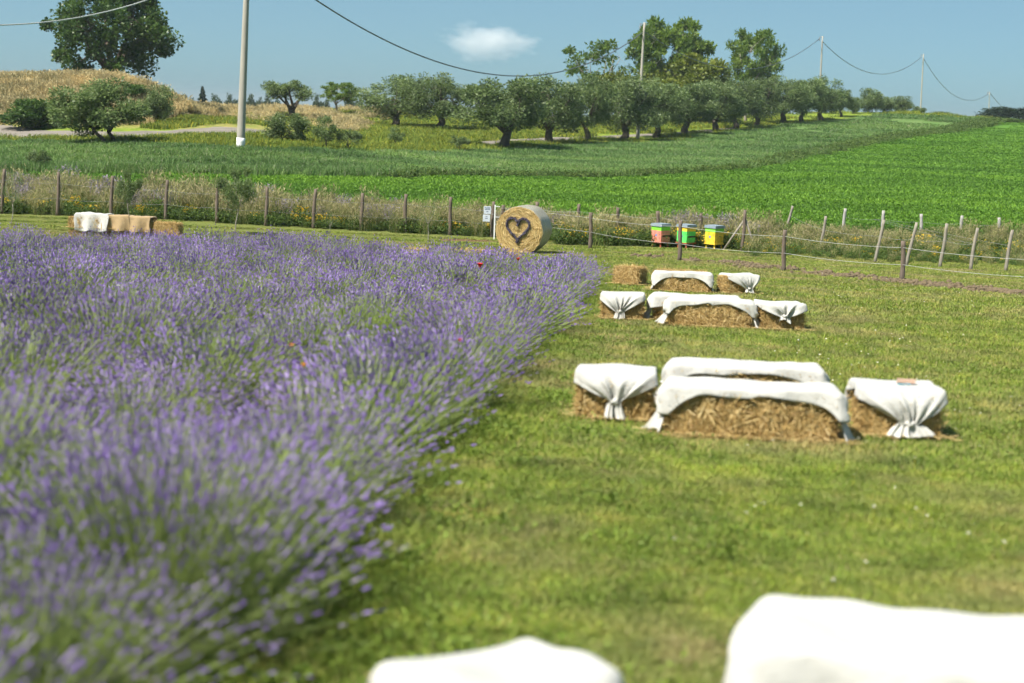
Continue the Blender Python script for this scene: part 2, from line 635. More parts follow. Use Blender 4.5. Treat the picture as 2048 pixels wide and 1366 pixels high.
# dirt track past the mound and behind the olive row
def strip(name, pix, width, m_, label, lift=0.04):
    c = np.array([GP(*p)[:2] for p in pix])
    s_ = np.concatenate([[0], np.cumsum(np.linalg.norm(np.diff(c, axis=0), axis=1))])
    q = np.arange(0, s_[-1], 0.8)
    c = np.stack([np.interp(q, s_, c[:, 0]), np.interp(q, s_, c[:, 1])], -1)
    for _ in range(30):
        c[1:-1] = (c[:-2] + c[2:]) / 2 * 0.5 + c[1:-1] * 0.5
    tn = unit(np.gradient(c, axis=0))
    nn = np.stack([-tn[:, 1], tn[:, 0]], -1)
    k = 9
    o_ = np.linspace(-1, 1, k)
    wv = width / 2 * (1 + 0.12 * np.sin(q * 0.37) + 0.08 * np.sin(q * 0.91 + 1))
    g_ = c[:, None] + nn[:, None] * (o_[None] * wv[:, None])[..., None]
    z = terrain(g_[..., 0], g_[..., 1]) + lift * (1 - np.abs(o_[None]) ** 4 * 1.4)
    v = np.concatenate([g_, z[..., None]], -1)
    n = len(q)
    a_, b_ = np.meshgrid(np.arange(k - 1), np.arange(n - 1))
    i_ = (b_ * k + a_).ravel()
    mb = MB().add(v.reshape(-1, 3), np.stack([i_, i_ + 1, i_ + k + 1, i_ + k], -1))
    return tag(link(name, mb.mesh(name, m_, True)), label, 'path', kind='structure'), c


track_m = mat_solid('track_mat', (0.205, 0.178, 0.15), 0.95, 0.8, 0.3, 0.6, 6)
_, track_c = strip('dirt_track', [(-260, 266), (-100, 267), (60, 269), (180, 272), (300, 273), (400, 267), (470, 262), (520, 259)], 8.0, track_m, 'grey dirt track bending below the dry grass mound')
_, path_c = strip('dirt_path', [(960, 288), (1036, 281), (1100, 279), (1200, 274), (1300, 270), (1400, 264), (1480, 256)], 2.6, track_m, 'pale dirt path running behind the olive trunks')


# ------------------------------------------------------------------ tuft prototypes for the uncountable growth
def blades(n, hmin, hmax, hw, spread, lean, rlo=0.0, rhi=1.0, k=3, square=None, r=rng, shear=0.0):
    mb = MB()
    if square:
        b = np.stack([r.uniform(-square / 2, square / 2, n), r.uniform(-square / 2, square / 2, n), np.zeros(n)], -1)
    else:
        a = r.uniform(0, 2 * np.pi, n)
        q = np.sqrt(r.uniform(0, 1, n)) * spread
        b = np.stack([q * np.cos(a), q * np.sin(a), np.zeros(n)], -1)
    b[:, 2] -= shear * b[:, 1] + 0.01
    h = r.uniform(hmin, hmax, n)
    a = r.uniform(0, 2 * np.pi, n)
    ln = h * np.abs(r.normal(0, lean, n))
    tt = np.linspace(0, 1, k)
    pc = b[:, None] + np.stack([np.cos(a)[:, None] * ln[:, None] * tt ** 2, np.sin(a)[:, None] * ln[:, None] * tt ** 2, h[:, None] * tt * (1 - 0.12 * tt)], -1)
    W = hw * (1 - 0.8 * tt ** 1.5)[None] * r.uniform(0.7, 1.3, n)[:, None]
    s_ = np.stack([-np.sin(a), np.cos(a), np.zeros(n)], -1)
    mb.ribbons(pc, W, s_, r.uniform(rlo, rhi, n))
    return mb, pc


def leafs(mb, pos, L, W, rr, up=0.3, r=rng, dirs=None):
    """little diamond leaves"""
    n = len(pos)
    d = rand_dirs(n, r) if dirs is None else unit(dirs + r.normal(0, 0.35, (n, 3)))
    d[:, 2] += up
    d = unit(d)
    s_ = unit(np.cross(d, rand_dirs(n, r)))
    L = np.broadcast_to(L, (n,)) * r.uniform(0.7, 1.3, n)
    Wd = np.broadcast_to(W, (n,)) * r.uniform(0.7, 1.3, n)
    a = pos
    b = pos + d * (L * 0.5)[:, None] - s_ * Wd[:, None]
    c = pos + d * (L * 0.5)[:, None] + s_ * Wd[:, None]
    e = pos + d * L[:, None]
    v = np.stack([a, b, e, c], 1).reshape(-1, 3)
    q = np.arange(n * 4).reshape(n, 4)
    mb.add(v, q, None, np.repeat(np.broadcast_to(rr, (n,)), 4))
    return mb


lawn_m = mat_leaf('lawn_blade_mat', [(0.0, 0.085, 0.135, 0.016), (0.35, 0.16, 0.23, 0.028), (0.7, 0.24, 0.295, 0.048), (0.9, 0.27, 0.26, 0.08), (1.0, 0.36, 0.29, 0.13)], 0.25, 0.6, 0.12,
                  varcol=(0.29, 0.25, 0.105), varscale=0.55, vary=2.6)
clover_m = mat_leaf('clover_mat', [(0, 0.10, 0.165, 0.02), (1, 0.20, 0.265, 0.04)], 0.25, 0.6, 0.15)
lawnA, lawnB, lawnC = [], [], []
for s_ in range(5):
    r = np.random.default_rng(100 + s_)
    mb, _ = blades(2900, 0.018, 0.05, 0.0021, 0, 0.7, square=0.56, r=r, shear=SL)
    n = 380
    p = np.stack([r.uniform(-.28, .28, n), r.uniform(-.28, .28, n), r.uniform(0.012, 0.03, n)], -1)
    p[:, 2] -= SL * p[:, 1]
    leafs(mb, p, 0.016, 0.006, r.uniform(0.2, 0.62, n), 0.1, r)
    lawnA.append(mb.mesh('lawn_patch', lawn_m))
    mb, _ = blades(2600, 0.025, 0.065, 0.0042, 0, 0.7, square=1.1, r=r, shear=SL)
    lawnB.append(mb.mesh('lawn_patch', lawn_m))
    mb, _ = blades(2200, 0.03, 0.07, 0.008, 0, 0.7, square=1.75, r=r, shear=SL)
    lawnC.append(mb.mesh('lawn_patch', lawn_m))


def inview(x, y, mg=1.0):
    return np.abs(x) < 0.37 * y + mg


def is_lawn(x, y, mg=0.0):
    lav = (x < LAV_B(y) - 0.25) & (y < LAV_F(x) - 0.2)
    return ~lav & (y < FENCE_A(x) - 0.3)


pts, ix = [], []
for (y0, y1, st, base) in ((1.8, 9, 0.5, 0), (9, 22, 1.0, 5), (22, 52, 1.6, 10)):
    for yy in np.arange(y0, y1, st):
        hw_ = 0.44 * yy + 1.5
        for xx in np.arange(-hw_, hw_, st):
            x_, y_ = xx + rng.uniform(-.1, .1) * st, yy + rng.uniform(-.1, .1) * st
            if is_lawn(np.array(x_), np.array(y_)):
                pts.append((x_, y_))
                ix.append(base + rng.integers(0, 5))
pts = np.array(pts)
pz = terrain(pts[:, 0], pts[:, 1])
sc3 = np.ones((len(pts), 3))
sc3[:, 0] = rng.choice([-1, 1], len(pts))
sc3[:, 2] = rng.uniform(0.8, 1.2, len(pts))
scatter('lawn_grass', lawnA + lawnB + lawnC, np.c_[pts, pz], np.zeros(len(pts)), sc3, np.array(ix),
        label='short mown grass of the lawn around the straw bales', cat='grass')

# clover patches and tiny daisies in the lawn
cl_p = []
for s_ in range(3):
    r = np.random.default_rng(200 + s_)
    n = 240
    a, q = r.uniform(0, 6.28, n), np.abs(r.normal(0, 0.16, n))
    p = np.stack([q * np.cos(a), q * np.sin(a), r.uniform(0.015, 0.045, n)], -1)
    cl_p.append(leafs(MB(), p, 0.018, 0.0068, r.uniform(0, 1, n), 0.15, r).mesh('clover_patch', clover_m))
n = 700
y_ = 2.2 + 20 * rng.uniform(0, 1, n) ** 1.6
x_ = rng.uniform(-1, 1, n) * (0.37 * y_ + 1)
keep = is_lawn(x_, y_) & (rng.uniform(0, 1, n) < np.clip(1.1 - (x_ - LAV_B(y_)) / 3.5, 0.12, 1))
x_, y_ = x_[keep], y_[keep]
scatter('clover', cl_p, np.c_[x_, y_, terrain(x_, y_)], rng.uniform(0, 6.28, len(x_)), rng.uniform(0.6, 1.5, len(x_)), label='low bright clover in the lawn beside the lavender', cat='clover')
daisy_m = mat_leaf('daisy_mat', [(0, 0.55, 0.42, 0.03), (0.2, 0.55, 0.42, 0.03), (0.25, 0.8, 0.8, 0.78), (1, 0.8, 0.8, 0.78)], 0.1)


def disc(mb, c, rad, nrm, r0, k=7):
    nrm = unit(nrm)
    a_ = unit(np.cross(nrm, [0.3, 0.9, 0.2]))
    b_ = np.cross(nrm, a_)
    an = np.arange(k) / k * 2 * np.pi
    v = [c + nrm * rad * 0.15] + [c + rad * (math.cos(q) * a_ + math.sin(q) * b_) for q in an]
    mb.add(v, None, [(0, 1 + i, 1 + (i + 1) % k) for i in range(k)], r0)


mb = MB()
for i in range(6):
    c = np.array([rng.normal(0, .5), rng.normal(0, .5), 0.05])
    disc(mb, c, 0.008, np.array([0, -0.3, 1.0]), 0.8)
    disc(mb, c + [0, 0, 0.003], 0.004, np.array([0, -0.3, 1.0]), 0.1)
    mb.tubes(np.array([[[c[0], c[1], -0.02], c]]), np.array([[0.001, 0.001]]), 3, np.array([0.1]))
dm = mb.mesh('daisy_patch', daisy_m)
n = 230
y_ = 6 + 34 * rng.uniform(0, 1, n) ** 0.8
x_ = rng.uniform(0, 1, n) * (0.37 * y_)
keep = is_lawn(x_, y_) & (x_ > LAV_B(y_) + 1.2 + 0.12 * y_)
x_, y_ = x_[keep], y_[keep]
scatter('lawn_daisies', [dm], np.c_[x_, y_, terrain(x_, y_)], rng.uniform(0, 6.28, len(x_)), rng.uniform(0.7, 1.2, len(x_)), label='tiny white daisies dotted over the lawn', cat='daisies')

# ---- turned red-brown earth along the foot of the rope fence
earth_m = mat_solid('earth_mat', (0.135, 0.10, 0.06), 0.95, 9, 0.4, 0.6, 40)
clods = []
for s_ in range(3):
    r = np.random.default_rng(230 + s_)
    mb = MB()
    for i in range(26):
        c = np.array([r.normal(0, 0.22), r.normal(0, 0.12), 0.0])
        R_c = r.uniform(0.015, 0.05)
        an_ = np.arange(6) / 6 * 2 * np.pi
        v = [c + [0, 0, R_c * 1.1]]
        for q_, zz in ((0.75, 0.7), (1.0, 0.05)):
            v += [c + [R_c * q_ * math.cos(a_) * r.uniform(.8, 1.3), R_c * q_ * math.sin(a_) * r.uniform(.8, 1.3), R_c * zz] for a_ in an_]
        mb.add(v, [(1 + j, 7 + j, 7 + (j + 1) % 6, 1 + (j + 1) % 6) for j in range(6)], [(0, 1 + j, 1 + (j + 1) % 6) for j in range(6)])
    clods.append(mb.mesh('clods', earth_m))
e_pts = []
for (a_, b_, n_, wd) in ((GL(1640, 548), GL(2060, 592), 40, 0.12), (GL(1290, 514), GL(1640, 546), 20, 0.8), (GL(925, 479), GL(985, 483), 30, 0.3)):
    u_ = rng.uniform(0, 1, n_)
    e_pts.append(np.c_[a_[0] + (b_[0] - a_[0]) * u_, a_[1] + (b_[1] - a_[1]) * u_ + rng.normal(0, wd, n_)])
e_pts = np.concatenate(e_pts)
scatter('turned_earth', clods, np.c_[e_pts, terrain(e_pts[:, 0], e_pts[:, 1]) + 0.02], rng.uniform(0, 6.28, len(e_pts)), rng.uniform(0.7, 1.6, len(e_pts)), label='line of turned red brown earth along the rope fence', cat='earth')

# ---- weedy margin along the boundary fence
weed_m = mat_leaf('weed_mat', [(0.0, 0.045, 0.085, 0.018), (0.3, 0.10, 0.16, 0.03), (0.5, 0.19, 0.22, 0.06), (0.62, 0.33, 0.29, 0.13), (0.80, 0.42, 0.36, 0.20),
                               (0.84, 0.27, 0.22, 0.27), (0.90, 0.33, 0.28, 0.33), (0.92, 0.62, 0.40, 0.02), (1.0, 0.70, 0.46, 0.03)], 0.3, 0.65, 0.2)
tall, leafy, yell, purp = [], [], [], []
for s_ in range(4):
    r = np.random.default_rng(300 + s_)
    mb, pc = blades(150, 0.45, 1.15, 0.006, 0.36, 0.25, 0.22, 0.74, 4, r=r)
    tip = pc[:90, -1]
    leafs(mb, tip, 0.15, 0.011, r.uniform(0.5, 0.8, 90), 1.2, r)
    leafs(mb, tip - [0, 0, 0.07], 0.13, 0.010, r.uniform(0.5, 0.8, 90), 1.0, r)
    mb2, _ = blades(120, 0.2, 0.55, 0.010, 0.4, 0.4, 0.1, 0.5, 3, r=r)
    mb.add(np.concatenate(mb2.v), np.concatenate(mb2.q), None, np.concatenate(mb2.r))
    tall.append(mb.mesh('tall_grass_tuft', weed_m))
    n = 520
    p = r.normal(0, 1, (n, 3)) * [0.22, 0.22, 0.13] + [0, 0, 0.26]
    p[:, 2] = np.abs(p[:, 2])
    mb = leafs(MB(), p, 0.10, 0.022, r.uniform(0, 0.42, n), 0.35, r)
    leafy.append(mb.mesh('leafy_tuft', weed_m))
    n = 420
    p = r.normal(0, 1, (n, 3)) * [0.2, 0.2, 0.14] + [0, 0, 0.26]
    p[:, 2] = np.abs(p[:, 2])
    mb = leafs(MB(), p, 0.09, 0.018, r.uniform(0.02, 0.45, n), 0.4, r)
    for i in range(44):
        a, q = r.uniform(0, 6.28), r.uniform(0, 0.34)
        disc(mb, np.array([q * math.cos(a), q * math.sin(a), r.uniform(0.28, 0.62)]), r.uniform(0.018, 0.034), np.array([r.normal(0, .4), -0.7, 0.8]), r.uniform(0.93, 1.0), 6)
    yell.append(mb.mesh('yellow_flower_tuft', weed_m))
    mb, pc = blades(110, 0.5, 1.15, 0.006, 0.34, 0.2, 0.2, 0.6, 4, r=r)
    tip = pc[:80, -1]
    for dz in (0, 0.05, 0.1, 0.16):
        leafs(mb, tip - [0, 0, dz], 0.07, 0.020, r.uniform(0.84, 0.90, 80), 0.8, r)
    purp.append(mb.mesh('mauve_flower_tuft', weed_m))
weeds = tall + leafy + yell + purp


def field_pts(n, x0, x1, yf0, yf1, r=rng, pw=1.0):
    x = r.uniform(x0, x1, n)
    u = r.uniform(0, 1, n) ** pw
    y = yf0(x) + (yf1(x) - yf0(x)) * u
    return x, y, u


x_, y_, u_ = field_pts(4100, -31, 30, lambda x: FENCE_A(x) - 0.15, lambda x: FENCE_A(x) + WEED_D(x))
ix = []
for a, b, u in zip(x_, y_, u_):
    q = rng.uniform()
    pn = math.sin(a * 0.9 + 1.3) + math.sin(a * 0.37 + b * 0.5)
    if u < 0.17:
        ix.append(4 + rng.integers(0, 4) if q < (0.55 if pn < 0.3 else 0.35) else (8 + rng.integers(0, 4) if q < (0.7 if pn < 0 else 0.95) else rng.integers(0, 4)))
    elif a > 9.0:
        ix.append(4 + rng.integers(0, 4) if q < 0.82 else (12 + rng.integers(0, 4) if q < 0.72 else rng.integers(0, 4)))
    else:
        ix.append(rng.integers(0, 4) if q < 0.47 else (12 + rng.integers(0, 4) if q < (0.72 if pn > 0.5 else 0.53) else 4 + rng.integers(0, 4)))
sw = rng.uniform(0.6, 0.95, len(x_)) * np.where(rng.uniform(0, 1, len(x_)) < 0.1, 1.4, 1.0) * np.where(u_ < 0.17, 0.95, 1.0) * np.interp(x_, [-10, 0, 9, 11], [1.0, 0.85, 0.8, 0.72])
scatter('margin_weeds', weeds, np.c_[x_, y_, terrain(x_, y_)], rng.uniform(0, 6.28, len(x_)), sw, np.array(ix), label='tall dry grass and wild flowers growing along the boundary fence', cat='weeds')
# greener, yellow-flowered growth inside the hive enclosure and along the leaning posts
x_, y_, u_ = field_pts(520, 7.6, 19, lambda x: 44.6 + 0 * x, lambda x: FENCE_A(x), rng, 0.55)
ix = np.where(rng.uniform(0, 1, 520) < 0.5, rng.integers(4, 8, 520), np.where(rng.uniform(0, 1, 520) < 0.55, rng.integers(8, 12, 520), rng.integers(0, 4, 520)))
scatter('enclosure_weeds', weeds, np.c_[x_, y_, terrain(x_, y_)], rng.uniform(0, 6.28, 520), rng.uniform(0.35, 0.75, 520) * (0.5 + 0.6 * u_), ix,
        label='green weeds with yellow flowers at the foot of the leaning posts', cat='weeds')
x_, y_, u_ = field_pts(420, 1.5, 8, lambda x: 48.2 + 0 * x, lambda x: FENCE_A(x) + 1.2, rng)
ix = np.where(rng.uniform(0, 1, 420) < 0.42, rng.integers(4, 8, 420), np.where(rng.uniform(0, 1, 420) < 0.8, rng.integers(8, 12, 420), rng.integers(0, 4, 420)))
scatter('hive_wildflowers', weeds, np.c_[x_, y_, terrain(x_, y_)], rng.uniform(0, 6.28, 420), rng.uniform(0.5, 1.0, 420), ix,
        label='band of yellow wild flowers behind the beehives', cat='wildflowers')

# ---- the two crops
crop_m = mat_leaf('bright_crop_mat', [(0, 0.068, 0.16, 0.015), (0.5, 0.112, 0.24, 0.024), (1, 0.165, 0.31, 0.038)], 0.3, 0.6, 0.05, vary=0.22, vstretch=(0.22, 1.5, 1.0))
grey_m = mat_leaf('grey_crop_mat', [(0, 0.075, 0.16, 0.035), (0.5, 0.125, 0.225, 0.055), (0.9, 0.18, 0.265, 0.09), (1, 0.30, 0.27, 0.21)], 0.3, 0.6, 0.08, vary=0.2, vstretch=(0.3, 1.3, 1.0))
cp, gp_ = [], []
for s_ in range(4):
    r = np.random.default_rng(400 + s_)
    n = 1100
    p = np.stack([r.uniform(-.9, .9, n), r.uniform(-.9, .9, n), r.uniform(0.02, 0.2, n)], -1)
    cp.append(leafs(MB(), p, 0.085, 0.026, r.uniform(0, 1, n), 0.35, r).mesh('crop_tuft', crop_m))
    mb, _ = blades(330, 0.2, 0.5, 0.02, 0.9, 0.5, 0, 1, 3, r=r)
    gp_.append(mb.mesh('crop_tuft', grey_m))


def persp_pts(n, y0, y1, xlo=-0.50, xhi=0.46):
    u = rng.uniform(0, 1, n)
    y = 1 / (1 / y0 + (1 / y1 - 1 / y0) * u)
    x = rng.uniform(xlo, xhi, n) * y
    return x, y


x_, y_ = persp_pts(9600, 52, 215)
k = (y_ < crop_edge(x_) - 0.3) & (y_ > FENCE_A(x_) + WEED_D(x_) - 0.3)
x_, y_ = x_[k], y_[k]
scatter('bright_crop', cp, np.c_[x_, y_, terrain(x_, y_)], rng.uniform(0, 6.28, len(x_)), np.c_[(y_ / 70) ** 0.8, (y_ / 70) ** 0.8, rng.uniform(0.8, 1.2, len(x_))],
        label='bright green low crop covering the near field and right hillside', cat='crop')
x_, y_ = persp_pts(10200, 58, 205)
k = (y_ > crop_edge(x_)) & (y_ < crop_back(x_) + 0.5) & (np.min(np.hypot(x_[:, None] - track_c[None, ::3, 0], y_[:, None] - track_c[None, ::3, 1]), 1) > 4.6)
x_, y_ = x_[k], y_[k]
edge = np.clip(1 - (y_ - crop_edge(x_)) / 2.5, 0, 1)
scatter('tall_crop', gp_, np.c_[x_, y_, terrain(x_, y_)], rng.uniform(0, 6.28, len(x_)), np.c_[(y_ / 75) ** 0.8, (y_ / 75) ** 0.8, rng.uniform(0.7, 1.1, len(x_)) * (0.75 + 0.75 * edge)],
        label='taller grey green crop below the olive trees', cat='crop')

# dark leafy plants added to paint in the shaded edge of the taller crop
x_ = np.concatenate([rng.uniform(-6, 13, 160), rng.uniform(13, 66, 620)])
y_ = crop_edge(x_) + rng.uniform(-0.2, 0.5, len(x_))
scatter('crop_edge_shade', leafy, np.c_[x_, y_, terrain(x_, y_)], rng.uniform(0, 6.28, len(x_)), np.c_[1.5 * (y_ / 75), 1.5 * (y_ / 75), rng.uniform(0.45, 0.95, len(x_))], label='dark leafy plants standing in for the shaded edge where the tall crop meets the bright field', cat='crop edge')

# ---- dry golden grass of the mound, yellow-green undergrowth of the olive row
dry_m = mat_leaf('dry_grass_mat', [(0, 0.22, 0.20, 0.075), (0.4, 0.40, 0.325, 0.16), (0.9, 0.52, 0.43, 0.23), (1, 0.36, 0.22, 0.10)], 0.3, 0.7, 0.18, vary=0.5)
und_m = mat_leaf('undergrowth_mat', [(0, 0.085, 0.15, 0.02), (0.5, 0.16, 0.22, 0.03), (0.85, 0.26, 0.28, 0.04), (1, 0.48, 0.42, 0.03)], 0.3, 0.7, 0.2)
dp, up_ = [], []
for s_ in range(4):
    r = np.random.default_rng(500 + s_)
    mb, pc = blades(170, 0.2, 0.62, 0.022, 0.7, 0.4, 0, 0.95, 3, r=r)
    leafs(mb, pc[:60, -1], 0.14, 0.025, r.uniform(0.5, 0.95, 60), 0.8, r)
    dp.append(mb.mesh('dry_tuft', dry_m))
    mb, _ = blades(260, 0.15, 0.5, 0.022, 0.9, 0.35, 0, 1, 3, r=r)
    up_.append(mb.mesh('under_tuft', und_m))
x_ = rng.uniform(-54, -25, 3400)
y_ = rng.uniform(93, 118, 3400)
mnd = np.exp(-(((x_ + 32) / 15) ** 2 + ((y_ - 106) / 12) ** 2) ** 2)
k = (rng.uniform(0, 1, 3400) < mnd * 1.2) & (y_ > 95.5)
x2 = rng.uniform(-30, -13, 700)
y2 = rng.uniform(108, 168, 700)
k2 = (y2 > 111 + 4 * np.sin(x2 * 0.5) + 3 * np.sin(x2 * 1.3)) & (np.sin(x2 * 0.7 + y2 * 0.2) + rng.uniform(-1, 1, 700) > -0.2)
x_, y_ = np.r_[x_[k], x2[k2]], np.r_[y_[k], y2[k2]]
scatter('dry_grass', dp, np.c_[x_, y_, terrain(x_, y_)], rng.uniform(0, 6.28, len(x_)), rng.uniform(0.7, 1.35, len(x_)), label='golden dry grass covering the mound and the ground beside it', cat='dry grass')
x_, y_ = persp_pts(8000, 74, 200)
k = (y_ > crop_back(x_) + 0.3) & ~((x_ < -24) & (y_ > 92)) & (np.min(np.hypot(x_[:, None] - track_c[None, ::3, 0], y_[:, None] - track_c[None, ::3, 1]), 1) > 4.6) & (np.min(np.hypot(x_[:, None] - path_c[None, ::3, 0], y_[:, None] - path_c[None, ::3, 1]), 1) > 1.6) & ((x_ > -14) | (y_ < 105) | (rng.uniform(0, 1, 8000) < 0.75))
x_, y_ = x_[k], y_[k]
scatter('olive_undergrowth', up_, np.c_[x_, y_, terrain(x_, y_)], rng.uniform(0, 6.28, len(x_)), np.c_[(y_ / 90) ** 0.7, (y_ / 90) ** 0.7, rng.uniform(0.5, 1.1, len(x_))],
        label='yellow green grass under and around the olive trees', cat='grass')
mb = MB()
for i in range(16):
    c = np.array([rng.uniform(-.5, .5), rng.uniform(-.5, .5), rng.uniform(0.5, 0.9)])
    for _ in range(2):
        disc(mb, c, 0.035, rng.normal(0, 1, 3) * 0.4 + [0, -0.6, 0.7], 0.5, 6)
    mb.tubes(np.array([[[c[0], c[1], 0], c]]), np.array([[0.006, 0.006]]), 3, np.array([0.0]))
red_m = mat_leaf('poppy_red_mat', [(0, 0.08, 0.12, 0.03), (0.2, 0.08, 0.12, 0.03), (0.3, 0.62, 0.03, 0.015), (1, 0.62, 0.03, 0.015)], 0.3)
pm = mb.mesh('poppy_tuft', red_m)
pp = []
for (px, py) in [(222, 181), (230, 183), (236, 184), (245, 188), (228, 180), (250, 187)]:
    q = GP(px, py, 90)
    pp.append(q)
scatter('mound_poppies', [pm], np.array(pp), rng.uniform(0, 6.28, len(pp)), rng.uniform(0.8, 1.1, len(pp)), label='patch of red poppies in the dry grass on the mound', cat='poppies')

# ------------------------------------------------------------------ lavender
lav_leaf_m = mat_leaf('lavender_leaf_mat', [(0, 0.125, 0.185, 0.045), (0.5, 0.22, 0.29, 0.075), (1, 0.34, 0.395, 0.155)], 0.4, 0.6, 0.18)
lav_flow_m = mat_leaf('lavender_flower_mat', [(0, 0.175, 0.105, 0.32), (0.5, 0.285, 0.185, 0.51), (0.85, 0.38, 0.275, 0.60), (1, 0.42, 0.36, 0.46)], 0.35, 0.7, 0.15)


def lavender(seed, nst, hw, sr, nleaf, sides, bloom=1.0, R=0.52, Hh=0.56):
    r = np.random.default_rng(seed)
    az = r.uniform(0, 2 * np.pi, nst)
    th = np.radians(66) * r.uniform(0, 1, nst) ** 0.6
    ln = Hh * (1 - 0.10 * (th / 1.15) ** 2) * r.uniform(0.62, 1.1, nst) * (1 + 0.10 * np.sin(az * 3 + seed) + 0.07 * np.sin(az * 7 + 2 * seed) * th)
    b = np.stack([np.cos(az) * 0.12 * th, np.sin(az) * 0.12 * th, np.zeros(nst)], -1)
    d = np.stack([np.sin(th) * np.cos(az), np.sin(th) * np.sin(az), np.cos(th)], -1)
    d = unit(d + r.normal(0, 0.17, (nst, 3)))
    tt = np.array([0.12, 0.55, 1.0])
    pc = b[:, None] + d[:, None] * (ln[:, None] * tt)[..., None]
    pc[..., 2] += 0.05 * (tt ** 2)[None] * (th / 1.1)[:, None]
    pc[..., 2] = np.maximum(pc[..., 2], 0.01)
    s_ = unit(np.cross(d, rand_dirs(nst, r)))
    leaf = MB()
    leaf.ribbons(pc, np.array([hw, hw, hw * 0.7])[None], s_, r.uniform(0.35, 1, nst))
    # needle leaves low on the stems
    k = r.integers(0, nst, nleaf)
    f = r.uniform(0.08, 0.66, nleaf)
    p = b[k] + d[k] * (ln[k] * f)[:, None]
    p[:, 2] = np.maximum(p[:, 2], 0.02)
    leafs(leaf, p, 0.075, hw * 2.2, np.clip(f * 1.1 + r.normal(0, 0.15, nleaf), 0, 1), 0.25, r, d[k])
    fl = MB()
    m_ = r.uniform(0, 1, nst) < bloom * (1.15 - 0.55 * (th / 1.15) ** 2)
    e = pc[m_, 2]
    dd_ = unit(pc[m_, 2] - pc[m_, 1])
    n = len(e)
    L = r.uniform(0.014, 0.034, n)
    prof_t = np.array([-0.15, 0.2, 0.45, 0.75, 1.1]) if sides > 3 else np.array([-0.15, 0.4, 1.1])
    prof_r = np.array([0.45, 1.0, 0.72, 1.0, 0.15]) if sides > 3 else np.array([0.5, 1.0, 0.2])
    q = e[:, None] + dd_[:, None] * (L[:, None] * prof_t)[..., None]
    fl.tubes(q, sr * prof_r[None] * r.uniform(0.7, 1.25, n)[:, None], sides, r.uniform(0, 1, n), cap=False)
    # a second, lower whorl of florets on part of the stems
    k2 = r.uniform(0, 1, n) < 0.5
    L2 = L[k2] * 0.6
    e2 = e[k2] - dd_[k2] * (L[k2] * 0.3 + r.uniform(0.02, 0.05, k2.sum()))[:, None]
    q = e2[:, None] + dd_[k2][:, None] * (L2[:, None] * np.array([-0.2, 0.4, 1.0]))[..., None]
    fl.tubes(q, sr * np.array([0.4, 0.95, 0.4])[None] * r.uniform(0.7, 1.2, len(e2))[:, None], 3, r.uniform(0, 1, len(e2)), cap=False)
    return leaf.mesh('lavender_foliage', lav_leaf_m), fl.mesh('lavender_spikes', lav_flow_m)


LOD = [[lavender(10 + i, 1750, 0.0014, 0.0037, 3400, 4, b) for i, b in enumerate((1.0, 0.9, 0.75, 0.55, 0.38))],
       [lavender(30 + i, 1000, 0.0018, 0.0056, 1900, 3, b) for i, b in enumerate((1.0, 0.95, 0.8, 0.62, 0.4))],
       [lavender(50 + i, 720, 0.0025, 0.0076, 1000, 3, b) for i, b in enumerate((1.0, 0.95, 0.85, 0.68, 0.45))]]
lr = np.random.default_rng(5)
bush = []
u_dir = unit(np.array([0.105, 1.0]))
n_dir = np.array([-u_dir[1], u_dir[0]])
org = np.array([LAV_B(4.9), 4.9])
for k in range(0, 22):
    for s_ in np.arange(-4, 42, 0.98):
        lat = 0.50 + k * 1.36
        p = org + u_dir * (s_ + lr.uniform(-.14, .14) + (k * 0.37) % 0.98) + n_dir * (lat + lr.uniform(-.13, .13))
        if p[1] < 1.9 or p[1] > LAV_F(p[0]) - 0.4 or abs(p[0]) > 0.43 * p[1] + 1.0:
            continue
        if p[1] < 3.0 and p[0] > -0.75:
            continue
        dist = math.hypot(p[0], p[1])
        bush.append((dist, p[0], p[1], k, lr.uniform(1.02, 1.38), lr.uniform(0, 6.28), int(np.clip(2 - 1.5 * math.sin(p[0] * 1.1 + 0.6) * math.sin(p[1] * 0.55 + 0.4) - 0.02 * p[1] + lr.normal(0, 1.0), 0, 4.4)), lr.uniform(0.8, 1.0) * (1.0 if p[1] < 14 else 0.92)))
bush.sort()
print('lavender bushes', len(bush))
rest_l, rest_f = MB(), MB()


def append_mesh(mb, me, M):
    n = len(me.vertices)
    v = np.empty(n * 3, np.float32)
    me.vertices.foreach_get('co', v)
    v = v.reshape(-1, 3) @ M[:3, :3].T + M[:3, 3]
    rr = np.empty(n, np.float32)
    me.attributes['rnd'].data.foreach_get('value', rr)
    q = np.empty(len(me.loops), np.int32)
    me.loops.foreach_get('vertex_index', q)
    mb.add(v, q.reshape(-1, 4), None, rr)


for i, (dist, x, y, row, s_, rz, var, sz) in enumerate(bush):
    l = 0 if dist < 7.5 else (1 if dist < 16 else 2)
    lf, fl = LOD[l][var]
    z = lawn_z(y)
    if i < 300:
        if row == 0:
            lab, grp = 'rounded lavender bush in bloom on the lawn side edge of the field', 'lavender bushes along the lawn edge'
        elif dist < 6:
            lab, grp = 'large blurred lavender bush at the near end inside the field', 'near lavender bushes inside the field'
        else:
            lab, grp = 'lavender bush in bloom among others inside the dense field', 'lavender bushes inside the field'
        o = thing('lavender_bush', (x, y, z - 0.01), rz, lab, 'lavender', grp)
        o.scale = (s_, s_, s_ * sz)
        link('foliage', lf, o)['kind'] = 'stuff'
        link('flower_spikes', fl, o)['kind'] = 'stuff'
    else:
        c_, n_ = math.cos(rz), math.sin(rz)
        M = np.eye(4)
        M[:3, :3] = np.array([[c_, -n_, 0], [n_, c_, 0], [0, 0, 1]]) @ np.diag([s_, s_, s_ * sz])
        M[:3, 3] = (x, y, z - 0.01)
        append_mesh(rest_l, lf, M)
        append_mesh(rest_f, fl, M)
